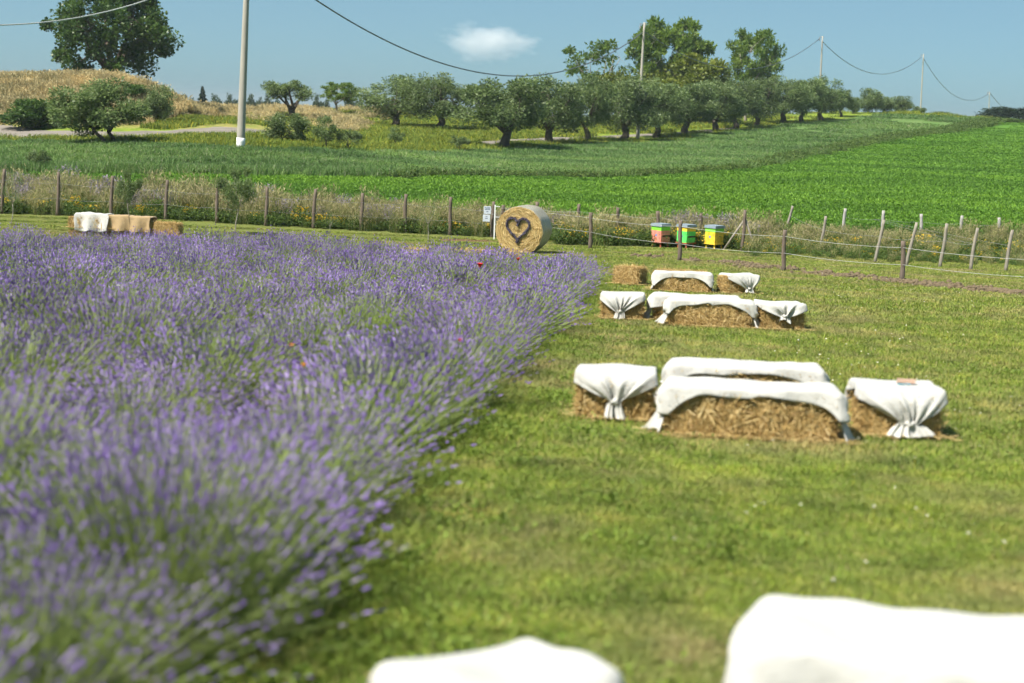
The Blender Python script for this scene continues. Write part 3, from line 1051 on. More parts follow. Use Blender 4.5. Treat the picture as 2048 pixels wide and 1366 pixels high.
if rest_l.n:
    ro_ = tag(link('far_lavender', rest_l.mesh('far_lavender', lav_leaf_m)), 'far rows of blooming lavender that merge into one purple mass', 'lavender', kind='stuff')
    fo_ = link('flower_spikes', rest_f.mesh('far_lavender_spikes', lav_flow_m), ro_)
    fo_['kind'] = 'stuff'
# green weeds growing up between the bushes
wl = []
for s_ in range(3):
    r = np.random.default_rng(700 + s_)
    mb, _ = blades(170, 0.3, 0.66, 0.0035, 0.22, 0.4, 0, 1, 4, r=r)
    wl.append(mb.mesh('field_weed', clover_m))
n = 420
y_ = 2.5 + 32 * rng.uniform(0, 1, n) ** 0.8
x_ = LAV_B(y_) - 0.3 - rng.uniform(0, 1, n) * (0.40 * y_ + 1.5)
cl = np.sin(x_ * 1.3 + 0.5) * np.sin(y_ * 0.8 + 1) > 0.15
k = (y_ < LAV_F(x_) - 1) & (np.abs(x_) < 0.38 * y_ + 1) & cl
x_, y_ = x_[k], y_[k]
scatter('field_weeds', wl, np.c_[x_, y_, terrain(x_, y_)], rng.uniform(0, 6.28, len(x_)), rng.uniform(0.7, 1.1, len(x_)), label='green grass weeds growing up between the lavender bushes', cat='weeds')
# fringe of longer uncut grass at the foot of the lavender
fr = []
for s_ in range(3):
    r = np.random.default_rng(720 + s_)
    mb, _ = blades(130, 0.03, 0.11, 0.003, 0.16, 0.7, 0, 0.9, 3, r=r)
    fr.append(mb.mesh('fringe_tuft', lawn_m))
y_ = rng.uniform(3, 30, 700)
x_ = LAV_B(y_) + rng.normal(0.12, 0.16, 700)
scatter('edge_grass', fr, np.c_[x_, y_, terrain(x_, y_)], rng.uniform(0, 6.28, 700), rng.uniform(0.5, 1.0, 700), label='uncut grass fringe at the foot of the lavender', cat='grass')


# single flowers standing in the lavender
def flower(px, py, kind, label, h=0.68, sz=0.014):
    p = GL(px, py, h)
    z = lawn_z(p[1])
    o = thing({'poppy': 'poppy', 'white': 'white_flower', 'orange': 'orange_flower'}[kind], (p[0], p[1], z), rng.uniform(0, 6), label, 'flower')
    stm = MB().tubes(np.array([[[0, 0, 0], [0.01, 0, h * 0.5], [0, 0, h - 0.01]]]), np.array([[0.003, 0.003, 0.002]]), 4, np.array([0.2]))
    link('stem', stm.mesh('flower_stem', clover_m), o)
    colr = {'poppy': (0.66, 0.03, 0.025), 'white': (0.8, 0.8, 0.76), 'orange': (0.75, 0.26, 0.02)}[kind]
    mt = bpy.data.materials.get(kind + '_petal_mat') or mat_solid(kind + '_petal_mat', colr, 0.6, 30, 0.15)
    for i in range(5):
        a = i / 5 * 2 * math.pi
        d = np.array([math.cos(a), math.sin(a), 0])
        s_ = np.array([-math.sin(a), math.cos(a), 0])
        tt = np.linspace(0, 1, 5)
        pc = (np.array([0, 0, h - 0.012]) + d[None] * (sz * tt)[:, None] + np.array([0, 0, 1.0])[None] * (sz * 1.3 * np.sin(tt * 1.7))[:, None])[None]
        mb = MB().ribbons(pc, (sz * 0.62 * np.sin(0.25 + tt * 2.6))[None], s_[None], np.array([0.5]))
        link('petal', mb.mesh('petal', mt, True), o)


flower(960, 533, 'poppy', 'large red poppy in the far lavender left of the round bale', sz=0.045)
flower(1036, 520, 'poppy', 'small red poppy in the lavender just below the round bale', sz=0.035)
flower(632, 502, 'poppy', 'red poppy far back in the middle of the lavender field')
flower(920, 680, 'poppy', 'red poppy among the lavender near the lawn edge')
flower(583, 690, 'orange', 'orange flower in the middle of the lavender')
flower(607, 730, 'orange', 'orange flower lower down in the lavender near the purple bush')
flower(697, 674, 'white', 'round white flower head in the middle of the lavender')
flower(236, 571, 'white', 'white flower on the left side of the lavender field')
flower(846, 572, 'white', 'tiny white flower in the far lavender')

# ------------------------------------------------------------------ straw bales and their covers
core_m = mat_solid('straw_core_mat', (0.38, 0.25, 0.10), 0.95, 26, 0.55, 1.0, 90, spec=0.1)
straw_m = mat_leaf('straw_mat', [(0, 0.22, 0.125, 0.042), (0.3, 0.42, 0.27, 0.095), (0.7, 0.60, 0.43, 0.175), (1, 0.74, 0.58, 0.29)], 0.15, 0.5, 0.08, 0.3)


def bale_meshes(L, W, H, seed, nst, hw=0.0019, top=True):
    r = np.random.default_rng(seed)
    mb = MB()
    ax = [np.linspace(-1, 1, k) for k in (17, 9, 8)]
    dim = np.array([L, W, H]) / 2
    ph = r.uniform(0, 6.28, 12)

    def warp(p):
        q = p / dim
        # round the edges and make the block bulge between the strings
        m4 = (np.abs(q) ** 7).sum(-1, keepdims=True) ** (1 / 7)
        q = q / np.maximum(m4, 1e-6) * np.max(np.abs(q), -1, keepdims=True)
        v = q * dim
        n = 0.011 * np.sin(v[..., 0] * 17 + ph[0] + v[..., 2] * 9) + 0.008 * np.sin(v[..., 1] * 23 + ph[1] + v[..., 0] * 31) + 0.008 * np.sin(v[..., 2] * 29 + ph[2] + v[..., 0] * 13)
        return v * (1 + (n / 0.25)[..., None] * 0.55) + np.array([0, 0, H / 2])
    for a in range(3):
        b, c = (a + 1) % 3, (a + 2) % 3
        for sg in (-1, 1):
            g1, g2 = np.meshgrid(ax[b], ax[c])
            p = np.zeros(g1.shape + (3,))
            p[..., a] = sg
            p[..., b] = g1
            p[..., c] = g2
            v = warp(p * dim)
            n1, n2 = g1.shape[1], g1.shape[0]
            i_, j_ = np.meshgrid(np.arange(n1 - 1), np.arange(n2 - 1))
            i0 = (j_ * n1 + i_).ravel()
            q = np.stack([i0, i0 + 1, i0 + n1 + 1, i0 + n1], -1)
            if sg < 0:
                q = q[:, ::-1]
            mb.add(v.reshape(-1, 3), q)
    core = mb.mesh('straw_block', core_m, True)
    # straws lying on the faces
    ar = np.array([W * H, W * H, L * H, L * H, L * W])
    if not top:
        ar[4] = 0
    fa = r.choice(5, nst, p=ar / ar.sum())
    p = r.uniform(-1, 1, (nst, 3))
    nr = np.zeros((nst, 3))
    for i, (a, sg) in enumerate(((0, -1), (0, 1), (1, -1), (1, 1), (2, 1))):
        p[fa == i, a] = sg
        nr[fa == i, a] = sg
    pos = warp(p * dim) + nr * r.uniform(-0.004, 0.012, nst)[:, None]
    d = r.normal(0, 1, (nst, 3)) * np.array([0.8, 1.0, 1.0])
    d -= (d * nr).sum(-1, keepdims=True) * nr
    d = unit(d) + nr * np.where(r.uniform(0, 1, nst) < 0.14, r.uniform(0.2, 1.2, nst), r.normal(0, 0.07, nst))[:, None]
    d = unit(d)
    ln = r.uniform(0.06, 0.21, nst)
    tt = np.array([-0.5, 0, 0.5])
    pc = pos[:, None] + d[:, None] * (ln[:, None] * tt)[..., None]
    pc += (nr * r.normal(0, 0.012, nst)[:, None])[:, None] * (np.abs(tt) * 2)[None, :, None] ** 2
    pc[..., 2] = np.maximum(pc[..., 2], 0.004)
    if not top:
        pc[..., 2] = np.minimum(pc[..., 2], H - 0.02)
    s_ = unit(np.cross(d, nr + r.normal(0, 0.4, (nst, 3))))
    st = MB().ribbons(pc, hw * r.uniform(0.6, 1.5, nst)[:, None] * np.ones((1, 3)), s_, np.clip(r.normal(0.5, 0.27, nst), 0, 1))
    # litter on the ground round the foot
    n = nst // 9
    e = r.uniform(-1, 1, (n, 2))
    e = e / np.max(np.abs(e), -1, keepdims=True) * (dim[:2] + np.abs(r.normal(0.02, 0.06, (n, 1))))
    a = r.uniform(0, 6.28, n)
    d2 = np.stack([np.cos(a), np.sin(a), r.normal(0, .1, n)], -1)
    pc = np.concatenate([e, np.full((n, 1), 0.035)], -1)[:, None] + d2[:, None] * (r.uniform(.05, .16, n)[:, None] * np.array([-.5, .5]))[..., None]
    st.ribbons(pc, np.full((n, 2), hw), unit(np.cross(d2, [0, 0, 1.0] + r.normal(0, .3, (n, 3)))), r.uniform(0.4, 1, n))
    return core, st.mesh('loose_straw', straw_m)


BH = 0.35
LONG = [bale_meshes(1.15, 0.47, BH, 21 + i, 6500, top=False) for i in range(3)]
STOOL = [bale_meshes(0.54, 0.45, BH, 41 + i, 3600, top=False) for i in range(3)]
WIDE = [bale_meshes(0.62, 0.46, BH, 51, 2600, top=False)]
BLONG = [bale_meshes(1.15, 0.47, BH, 71 + i, 6500) for i in range(2)]
BSTOOL = [bale_meshes(0.54, 0.45, BH, 81 + i, 3600) for i in range(2)]
TILT = Matrix.Rotation(-math.atan(SL), 3, 'X')


def place(o, xy, rz, dz=0.0):
    o.location = (float(xy[0]), float(xy[1]), float(lawn_z(xy[1]) + dz))
    o.rotation_euler = (TILT @ Matrix.Rotation(rz, 3, 'Z')).to_euler()


def straw_bale(xy, rz, meshes, label, group, dz=0.0):
    o = thing('straw_bale', (0, 0, 0), 0, label, 'straw bale', group)
    place(o, xy, rz, dz)
    link('straw_block', meshes[0], o)
    lo = link('loose_straw', meshes[1], o)
    lo['kind'] = 'stuff'
    return o


def mat_cloth(name, colr, weave=0.0):
    t = NT(name)
    tc = t.n('TexCoord').outputs['Object']
    f = t.noise(5, 4, 0.6, tc)
    c = t.ramp(f, [(0.3, *[q * 0.92 for q in colr]), (0.7, *colr)])
    pb = t.n('BsdfPrincipled')
    pb.inputs['Roughness'].default_value = 0.9
    pb.inputs['Specular IOR Level'].default_value = 0.1
    pb.inputs['Sheen Weight'].default_value = 0.15
    t.l(c, pb.inputs['Base Color'])
    b = t.n('Bump')
    b.inputs['Strength'].default_value = 0.55
    b.inputs['Distance'].default_value = 0.02
    h = t.math('ADD', t.noise(11, 5, 0.6, tc), t.math('MULTIPLY', t.noise(160, 2, 0.5, tc), weave))
    t.l(h, b.inputs['Height'])
    t.l(b.outputs[0], pb.inputs['Normal'])
    tr = t.n('BsdfTranslucent')
    t.l(c, tr.inputs['Color'])
    mx = t.n('MixShader')
    mx.inputs[0].default_value = 0.12
    t.l(pb.outputs[0], mx.inputs[1])
    t.l(tr.outputs[0], mx.inputs[2])
    t.l(mx.outputs[0], t.out.inputs['Surface'])
    return t.m


cloth_m = mat_cloth('white_cloth_mat', (0.56, 0.545, 0.51))
burlap_m = mat_cloth('burlap_mat', (0.43, 0.305, 0.165), 0.5)


def cover(L, W, H, pos, neg, df, db, seed, mt, M=49, lump=0.012, sm=3):
    """a cloth laid over a block of length L (x), width W (y, front is -y), height H.
    pos / neg: how each end of the cloth is finished: dict(tie y, z, out, tail, spread) or dict(flap)"""
    r = np.random.default_rng(seed)
    ph = r.uniform(0, 6.28, 20)
    pf, pw, pp_ = r.uniform(1.6, 8.5, 6), r.uniform(0.4, 1.0, 6), r.uniform(0, 6.28, 6)
    pw /= pw.sum() * 0.55

    def pleat(a_):
        return sum(w0 * np.sin(2 * np.pi * f0 * a_ + p0) for f0, w0, p0 in zip(pf, pw, pp_))
    Wc = W + 0.034
    Ht = H + 0.014
    a = np.linspace(0, 1, M)

    def section(x, hang=1.0):
        u = abs(x) / (L / 2)
        f, b = df(u, np.sign(x)), db(u, np.sign(x))
        tot = f + Wc + b
        s_ = a * tot
        y = np.where(s_ < f, -Wc / 2, np.where(s_ < f + Wc, -Wc / 2 + (s_ - f), Wc / 2))
        z = np.where(s_ < f, Ht - (f - s_), np.where(s_ < f + Wc, Ht, Ht - (s_ - f - Wc)))
        fl = np.where(s_ < f, (f - s_), 0) * 0.22 * (0.6 + 0.7 * np.sin(x * 13 + ph[0])) + 0.006
        bl = np.where(s_ > f + Wc, (s_ - f - Wc), 0) * 0.2 * (0.6 + 0.6 * np.sin(x * 11 + ph[1]))
        return np.stack([np.full(M, x), y - fl * (s_ < f) + bl, z], -1)
    rows = [section(x) for x in np.linspace(-L / 2 - 0.01, L / 2 + 0.01, 40)]

    def end(sg, e):
        S = section(sg * (L / 2 + 0.012))
        o_ = []
        if 'flap' in e:
            n = 14
            for t_ in np.linspace(0, 1, n)[1:]:
                q = S.copy()
                q[:, 2] = np.minimum(q[:, 2], Ht - e['flap'] * t_)
                q[:, 0] = sg * (L / 2 + 0.016 + 0.03 * t_ * (1 + 0.6 * np.sin(a * 15 + ph[3])))
                o_.append(q)
            return o_
        yw, zw = e['y'], e['z']
        np_ = e.get('pleats', 6)
        T = np.stack([sg * (L / 2 + e['out'] + 0.016 * pleat(a)), yw + e.get('waist', 0.055) * (2 * a - 1) + 0.012 * np.sin(a * 9 + ph[4]), zw + 0.012 * np.cos(a * 2 * np.pi * 3 + ph[5])], -1)
        n = 18
        for t_ in np.linspace(0, 1, n)[1:]:
            k_ = t_ ** 0.9
            q = S + (T - S) * k_
            q[:, 0] += sg * (0.045 * math.sin(math.pi * t_) + 0.030 * t_ * pleat(a) * (1 - 0.45 * t_))
            sag = 0.03 * math.sin(math.pi * t_)
            q[:, 2] += sag * np.sin(np.pi * a)
            o_.append(q)
        n = 9
        for t_ in np.linspace(0, 1, n)[1:]:
            q = T.copy()
            q[:, 1] = yw + e.get('dy', 0) * t_ + (2 * a - 1) * (e.get('waist', 0.055) + e['spread'] * t_ ** 0.7) + 0.02 * t_ * np.sin(ph[13])
            q[:, 0] += sg * e.get('fan', 0.0) * (2 * a - 1) * (0.02 + e['spread'] * 0.8 * t_ ** 0.7) + sg * (0.05 * e.get('fan', 0.0) * t_)
            q[:, 0] += sg * (0.035 * t_ + 0.026 * t_ * pleat(a * 0.7 + 0.1))
            q[:, 2] = np.maximum(zw - e['tail'] * t_ + 0.03 * t_ * np.sin(a * 5 + ph[7]), 0.03 + 0.004 * np.sin(a * 20))
            o_.append(q)
        return o_
    g = np.array(end(-1, neg)[::-1] + rows + end(1, pos))
    for _ in range(sm):
        q = g.copy()
        q[1:-1, 1:-1] = 0.5 * g[1:-1, 1:-1] + 0.125 * (g[2:, 1:-1] + g[:-2, 1:-1] + g[1:-1, 2:] + g[1:-1, :-2])
        g = q
    X, Y = g[..., 0], g[..., 1]
    bump = np.sin(X * 7 + ph[8] + 2 * np.sin(Y * 6 + ph[9])) + 0.7 * np.sin(Y * 12 + ph[10] + X * 5) + 0.4 * np.sin(X * 23 + Y * 9 + ph[11])
    topw = smooth(Ht - 0.10, Ht, g[..., 2])
    g[..., 2] += lump * (bump * 0.5 + 0.6) * topw
    cr = np.abs(np.sin(X * 9 + 1.7 * np.sin(Y * 7 + ph[14]) + ph[15])) + 0.8 * np.abs(np.sin(Y * 13 + 2 * np.sin(X * 5 + ph[16]) + ph[17]))
    g[..., 2] -= 0.020 * np.exp(-5 * cr) * topw
    g[..., 1] += 0.006 * np.sin(X * 31 + ph[12] + g[..., 2] * 20) * (1 - topw)
    nr_, nc = g.shape[:2]
    i_, j_ = np.meshgrid(np.arange(nc - 1), np.arange(nr_ - 1))
    i0 = (j_ * nc + i_).ravel()
    mb = MB().add(g.reshape(-1, 3), np.stack([i0, i0 + 1, i0 + nc + 1, i0 + nc], -1))
    return mb.mesh('cloth', mt, True)


def knot_mesh(seed, mt, R=0.034):
    r = np.random.default_rng(seed)
    n1, n2 = 18, 10
    th, ph = np.meshgrid(np.linspace(0, 2 * np.pi, n1, endpoint=False), np.linspace(0.12, np.pi - 0.12, n2))
    rad = R * (1 + 0.16 * np.sin(th * 4 + ph * 3 + r.uniform(0, 6)) + 0.1 * np.sin(th * 7 - ph * 5))
    v = np.stack([rad * np.sin(ph) * np.cos(th), 1.15 * rad * np.sin(ph) * np.sin(th), 0.75 * rad * np.cos(ph)], -1).reshape(-1, 3)
    q = [(j * n1 + i, j * n1 + (i + 1) % n1, (j + 1) * n1 + (i + 1) % n1, (j + 1) * n1 + i) for j in range(n2 - 1) for i in range(n1)]
    return MB().add(v, q).mesh('knot', mt, True)


def cloth_thing(me, xy, rz, label, group, knots=(), dz=0.0, mt=None, name='cloth_cover'):
    o = thing(name, (0, 0, 0), 0, label, 'cloth', group)
    place(o, xy, rz, dz)
    s_ = link('sheet', me, o)
    md = s_.modifiers.new('thick', 'SOLIDIFY')
    md.thickness = 0.0025
    md.offset = 1
    for i, kp in enumerate(knots):
        kn = link('knot', knot_mesh(len(label) + i, mt or cloth_m), o)
        kn.location = kp
    return o


RZ = math.radians(-6)


def off(xy, rz, dx, dy):
    return (xy[0] + math.cos(rz) * dx - math.sin(rz) * dy, xy[1] + math.sin(rz) * dx + math.cos(rz) * dy)


def bench(front_px=None, xy=None, rz=RZ, label='', clabel='', var=0, tie_y=-0.15, df=None, neg=None, pos=None, seed=1, cg='white covers on the long bales', sm=3, lump=0.012, cw=0.475):
    if xy is None:
        p = GL(*front_px)
        xy = off(p[:2], rz, 0, 0.235)
    straw_bale(xy, rz, LONG[var], label, 'long straw bales on the lawn')
    df = df or (lambda u, s: 0.06 + 0.13 * u ** 5 + 0.012 * np.sin(u * 7 + s * 2 + seed))
    neg = neg or dict(y=tie_y, z=0.17, out=0.05, tail=0.15, spread=0.06, fan=0.8)
    pos = pos or dict(y=tie_y, z=0.16, out=0.045, tail=0.15, spread=0.05, dy=-0.03, fan=0.6)
    me = cover(1.15, cw, BH, pos, neg, df, lambda u, s: 0.07 + 0.10 * u ** 5, seed, cloth_m, sm=sm, lump=lump)
    cloth_thing(me, xy, rz, clabel, cg, [(-0.575 - neg['out'], neg['y'], neg['z']), (0.575 + pos['out'], pos['y'], pos['z'])])
    return xy


def stool(front_px=None, xy=None, rz=RZ, label='', clabel='', meshes=None, w_=0.54, seed=1, tie=None, side=0.055, tie_x=0.0, shift=0.0, sm=3, lump=0.016):
    if xy is None:
        p = GL(*front_px)
        xy = off(p[:2], rz, 0, 0.225)
    straw_bale(xy, rz, meshes or STOOL[seed % 3], label, 'short straw bale stools')
    tie = tie or dict(y=tie_x, z=0.155, out=0.045, tail=0.14, spread=0.065)
    # the cloth's own x runs to the front of the stool
    me = cover(0.45, w_ + 0.02, BH, tie, dict(flap=0.16), lambda u, s: side + 0.03 * u, lambda u, s: side + 0.03 * u, seed, cloth_m, lump=lump, sm=sm)
    crz = rz - math.pi / 2
    cloth_thing(me, off(xy, rz, shift, 0), crz, clabel, 'white covers on the stools', [(0.225 + tie['out'], tie['y'], tie['z'])])
    return xy


# nearest pair, cut by the lower edge of the picture
p = GL(1065, 1262, 0.385)
stool(xy=(p[0] - 0.09, p[1] - 0.34), rz=math.radians(38), sm=10, lump=0.025, label='nearest straw bale stool under a blurred white cloth at the bottom edge', clabel='blurred white cloth on the nearest stool at the bottom edge',
      meshes=STOOL[2], w_=0.54, seed=61, side=0.16)
rz0 = math.radians(-13)
p = GL(1545, 1192, 0.38)
bench(xy=off(p[:2], rz0, 0.56, -0.24), rz=rz0, label='nearest long straw bale under a blurred white cloth at bottom right', clabel='large blurred white cloth on the nearest long bale at bottom right', var=1, seed=62, tie_y=-0.10,
      df=lambda u, s: 0.26 + 0.05 * u ** 5, sm=9, lump=0.02, cw=0.54)
for o in list(C.objects):
    if o.get('label', '').startswith(('nearest straw bale stool', 'blurred white cloth on the nearest stool')):
        o.scale = (0.9, 0.9, 1)
# first group with back and front benches
stool((1228, 842), label='straw bale stool left of the two long bales in the nearest full group', clabel='white cloth knotted at the front of the left stool in the nearest full group', seed=63, tie=dict(y=0.0, z=0.15, out=0.04, tail=0.14, spread=0.035, waist=0.045))
p = GL(1492, 728, 0.365)
bench(xy=(p[0], p[1]), label='long straw bale standing behind the front long bale in the nearest full group', clabel='white cloth on the rear long bale of the nearest full group', var=2, seed=64, tie_y=-0.12)
bench((1503, 881), label='long straw bale with its golden front face bare in the nearest full group', clabel='white cloth tied at both ends over the front long bale of the nearest full group', var=0, seed=65)
sx = stool((1801, 878), rz=math.radians(-3), label='straw bale stool with straws sticking out at the right of the nearest full group', clabel='white cloth knotted to the right stool with a small box on it',
           meshes=STOOL[1], w_=0.54, seed=66, tie=dict(y=0.05, z=0.12, out=0.05, tail=0.10, spread=0.10, waist=0.075, dy=0.03))
# small box and blue slip lying on that stool
mb = MB().box(0, 0, 0.014, 0.13, 0.055, 0.026, rz=0.0)
bx = link('small_box', mb.mesh('small_box', mat_solid('box_mat', (0.46, 0.30, 0.22), 0.7, 20, 0.2)))
bp = off(sx, RZ, 0.06, 0.02)
place(bx, bp, math.radians(-14), 0.382)
tag(bx, 'small tan cardboard box lying on the white covered right stool', 'box')
v = [(x, y, 0.004 * math.sin(x * 60)) for y in (-0.02, 0.0, 0.02) for x in np.linspace(-0.045, 0.045, 7)]
q = [(j * 7 + i, j * 7 + i + 1, j * 7 + 8 + i, j * 7 + 7 + i) for j in range(2) for i in range(6)]
sl = link('paper_slip', MB().add(v, q).mesh('paper_slip', mat_solid('cyan_mat', (0.05, 0.42, 0.55), 0.5, 20, 0.1)))
place(sl, off(sx, RZ, 0.035, -0.055), math.radians(-20), 0.382)
tag(sl, 'small bright blue slip of paper beside the tan box on the stool', 'paper')
# second group
stool((1243, 641), label='straw bale stool left of the long bales in the middle group', clabel='white cloth with a hanging knot on the left stool of the middle group', seed=67, tie=dict(y=-0.02, z=0.13, out=0.04, tail=0.12, spread=0.03, waist=0.05))
p = GL(1392, 591, 0.365)
bench(xy=(p[0], p[1]), label='rear long straw bale hidden under cloth in the middle group', clabel='white cloth on the rear long bale of the middle group', var=1, seed=68, df=lambda u, s: 0.12 + 0.05 * u)
bench((1420, 656), label='front long straw bale with bare front in the middle group', clabel='white cloth tied down at both ends of the front long bale in the middle group', var=2, seed=69)
stool((1566, 662), rz=math.radians(4), label='straw bale stool right of the long bales in the middle group', clabel='white cloth with a round knot on the right stool of the middle group', seed=70,
      tie=dict(y=0.0, z=0.20, out=0.045, tail=0.07, spread=0.03))
# third group
straw_bale(GL(1262, 571)[:2] + np.array([0, 0.2]), math.radians(-28), BSTOOL[1], 'bare uncovered straw bale beside the lavender in the farthest group', 'short straw bale stools')
p = GL(1364, 585)
xy3 = off(p[:2], RZ, 0, 0.235)
straw_bale(xy3, RZ, LONG[0], 'front long straw bale in the farthest group with an arched cloth', 'long straw bales on the lawn')
straw_bale(off(xy3, RZ, -0.03, 0.52), RZ, BLONG[1], 'bare long straw bale peeping out behind the farthest covered bale', 'long straw bales on the lawn')
me = cover(1.15, 0.47, BH, dict(y=-0.16, z=0.16, out=0.03, tail=0.13, spread=0.035), dict(y=-0.16, z=0.16, out=0.03, tail=0.13, spread=0.035), lambda u, s: 0.09 + 0.16 * u ** 4, lambda u, s: -0.02 + 0.0 * u, 71, cloth_m)
e3 = cloth_thing(me, xy3, RZ, 'white cloth arched over the front long bale of the farthest group', 'white covers on the long bales', [(-0.605, -0.16, 0.16), (0.605, -0.16, 0.16)])
for o in list(C.objects):
    if o.get('label', '').startswith(('front long straw bale in the farthest', 'bare long straw bale peeping', 'white cloth arched')):
        o.scale = (0.88, 1, 1)
    if o.get('label', '').startswith(('front long straw bale with bare front in the middle', 'white cloth tied down')):
        o.scale = (0.93, 1, 1)
stool((1482, 589), rz=math.radians(16), label='straw bale stool right of the long bale in the farthest group', clabel='white cloth slipped to the right side of the farthest stool', seed=72, shift=0.06, tie=dict(y=0.08, z=0.11, out=0.04, tail=0.09, spread=0.04, waist=0.065))

# straw seat across the lavender, far left
RZL = math.radians(-3)
YL = 39.5
for i, (px, dz, lab) in enumerate([(184, 0.36, 'upper straw bale with a white cloth on the far straw seat at left'), (258, 0.36, 'upper straw bale under burlap on the far straw seat at left'),
                                   (322, 0.24, 'bare straw bale at the right end of the far straw seat')]):
    p = P(px, 450, YL)
    xy = (p[0], YL)
    straw_bale(xy, RZL, LONG[i] if i < 2 else BLONG[0], lab, 'bales of the far straw seat', dz)
    straw_bale(xy, RZL, LONG[(i + 1) % 3], ['lower straw bale under the white covered end of the far seat', 'lower straw bale under the burlap part of the far seat', 'lower straw bale at the right end of the far seat'][i], 'bales of the far straw seat', 0.0 if i < 2 else -0.13)
p = P(189, 450, YL)
fl = dict(flap=0.05)
me = cover(0.86, 0.50, 0.76, fl, fl, lambda u, s: 0.46 + 0.04 * np.sin(u * 3), lambda u, s: 0.3, 81, cloth_m, lump=0.03)
cloth_thing(me, (p[0], YL), RZL, 'white cloth over the left end of the far straw seat', 'covers of the far straw seat')
for j, (px, L_, lab) in enumerate([(238, 0.66, 'smooth tan burlap over the middle of the far straw seat'), (281, 0.62, 'folded tan burlap overlapping at the right of the far straw seat')]):
    p = P(px, 450, YL)
    me = cover(L_, 0.53 + 0.02 * j, 0.745 - 0.015 * j, dict(flap=0.03), dict(flap=0.03), lambda u, s: 0.44, lambda u, s: 0.3, 82 + j, burlap_m, lump=0.012)
    cloth_thing(me, (p[0], YL), RZL, lab, 'covers of the far straw seat', name='burlap_cover')
# bare bales half hidden behind the far edge of the lavender
for (px, py, mset, rz_, lab) in [(831, 497, BSTOOL[0], -0.1, 'short straw bale barely showing over the far edge of the lavender'), (938, 500, BLONG[0], -0.12, 'long straw bale lying behind the lavender left of the round bale'),
                                 (1018, 509, BSTOOL[1], 0.2, 'small straw bale in front of the round bale behind the lavender')]:
    p = GL(px, py, 0.36)
    straw_bale(p[:2], rz_, mset, lab, 'bare bales behind the lavender')

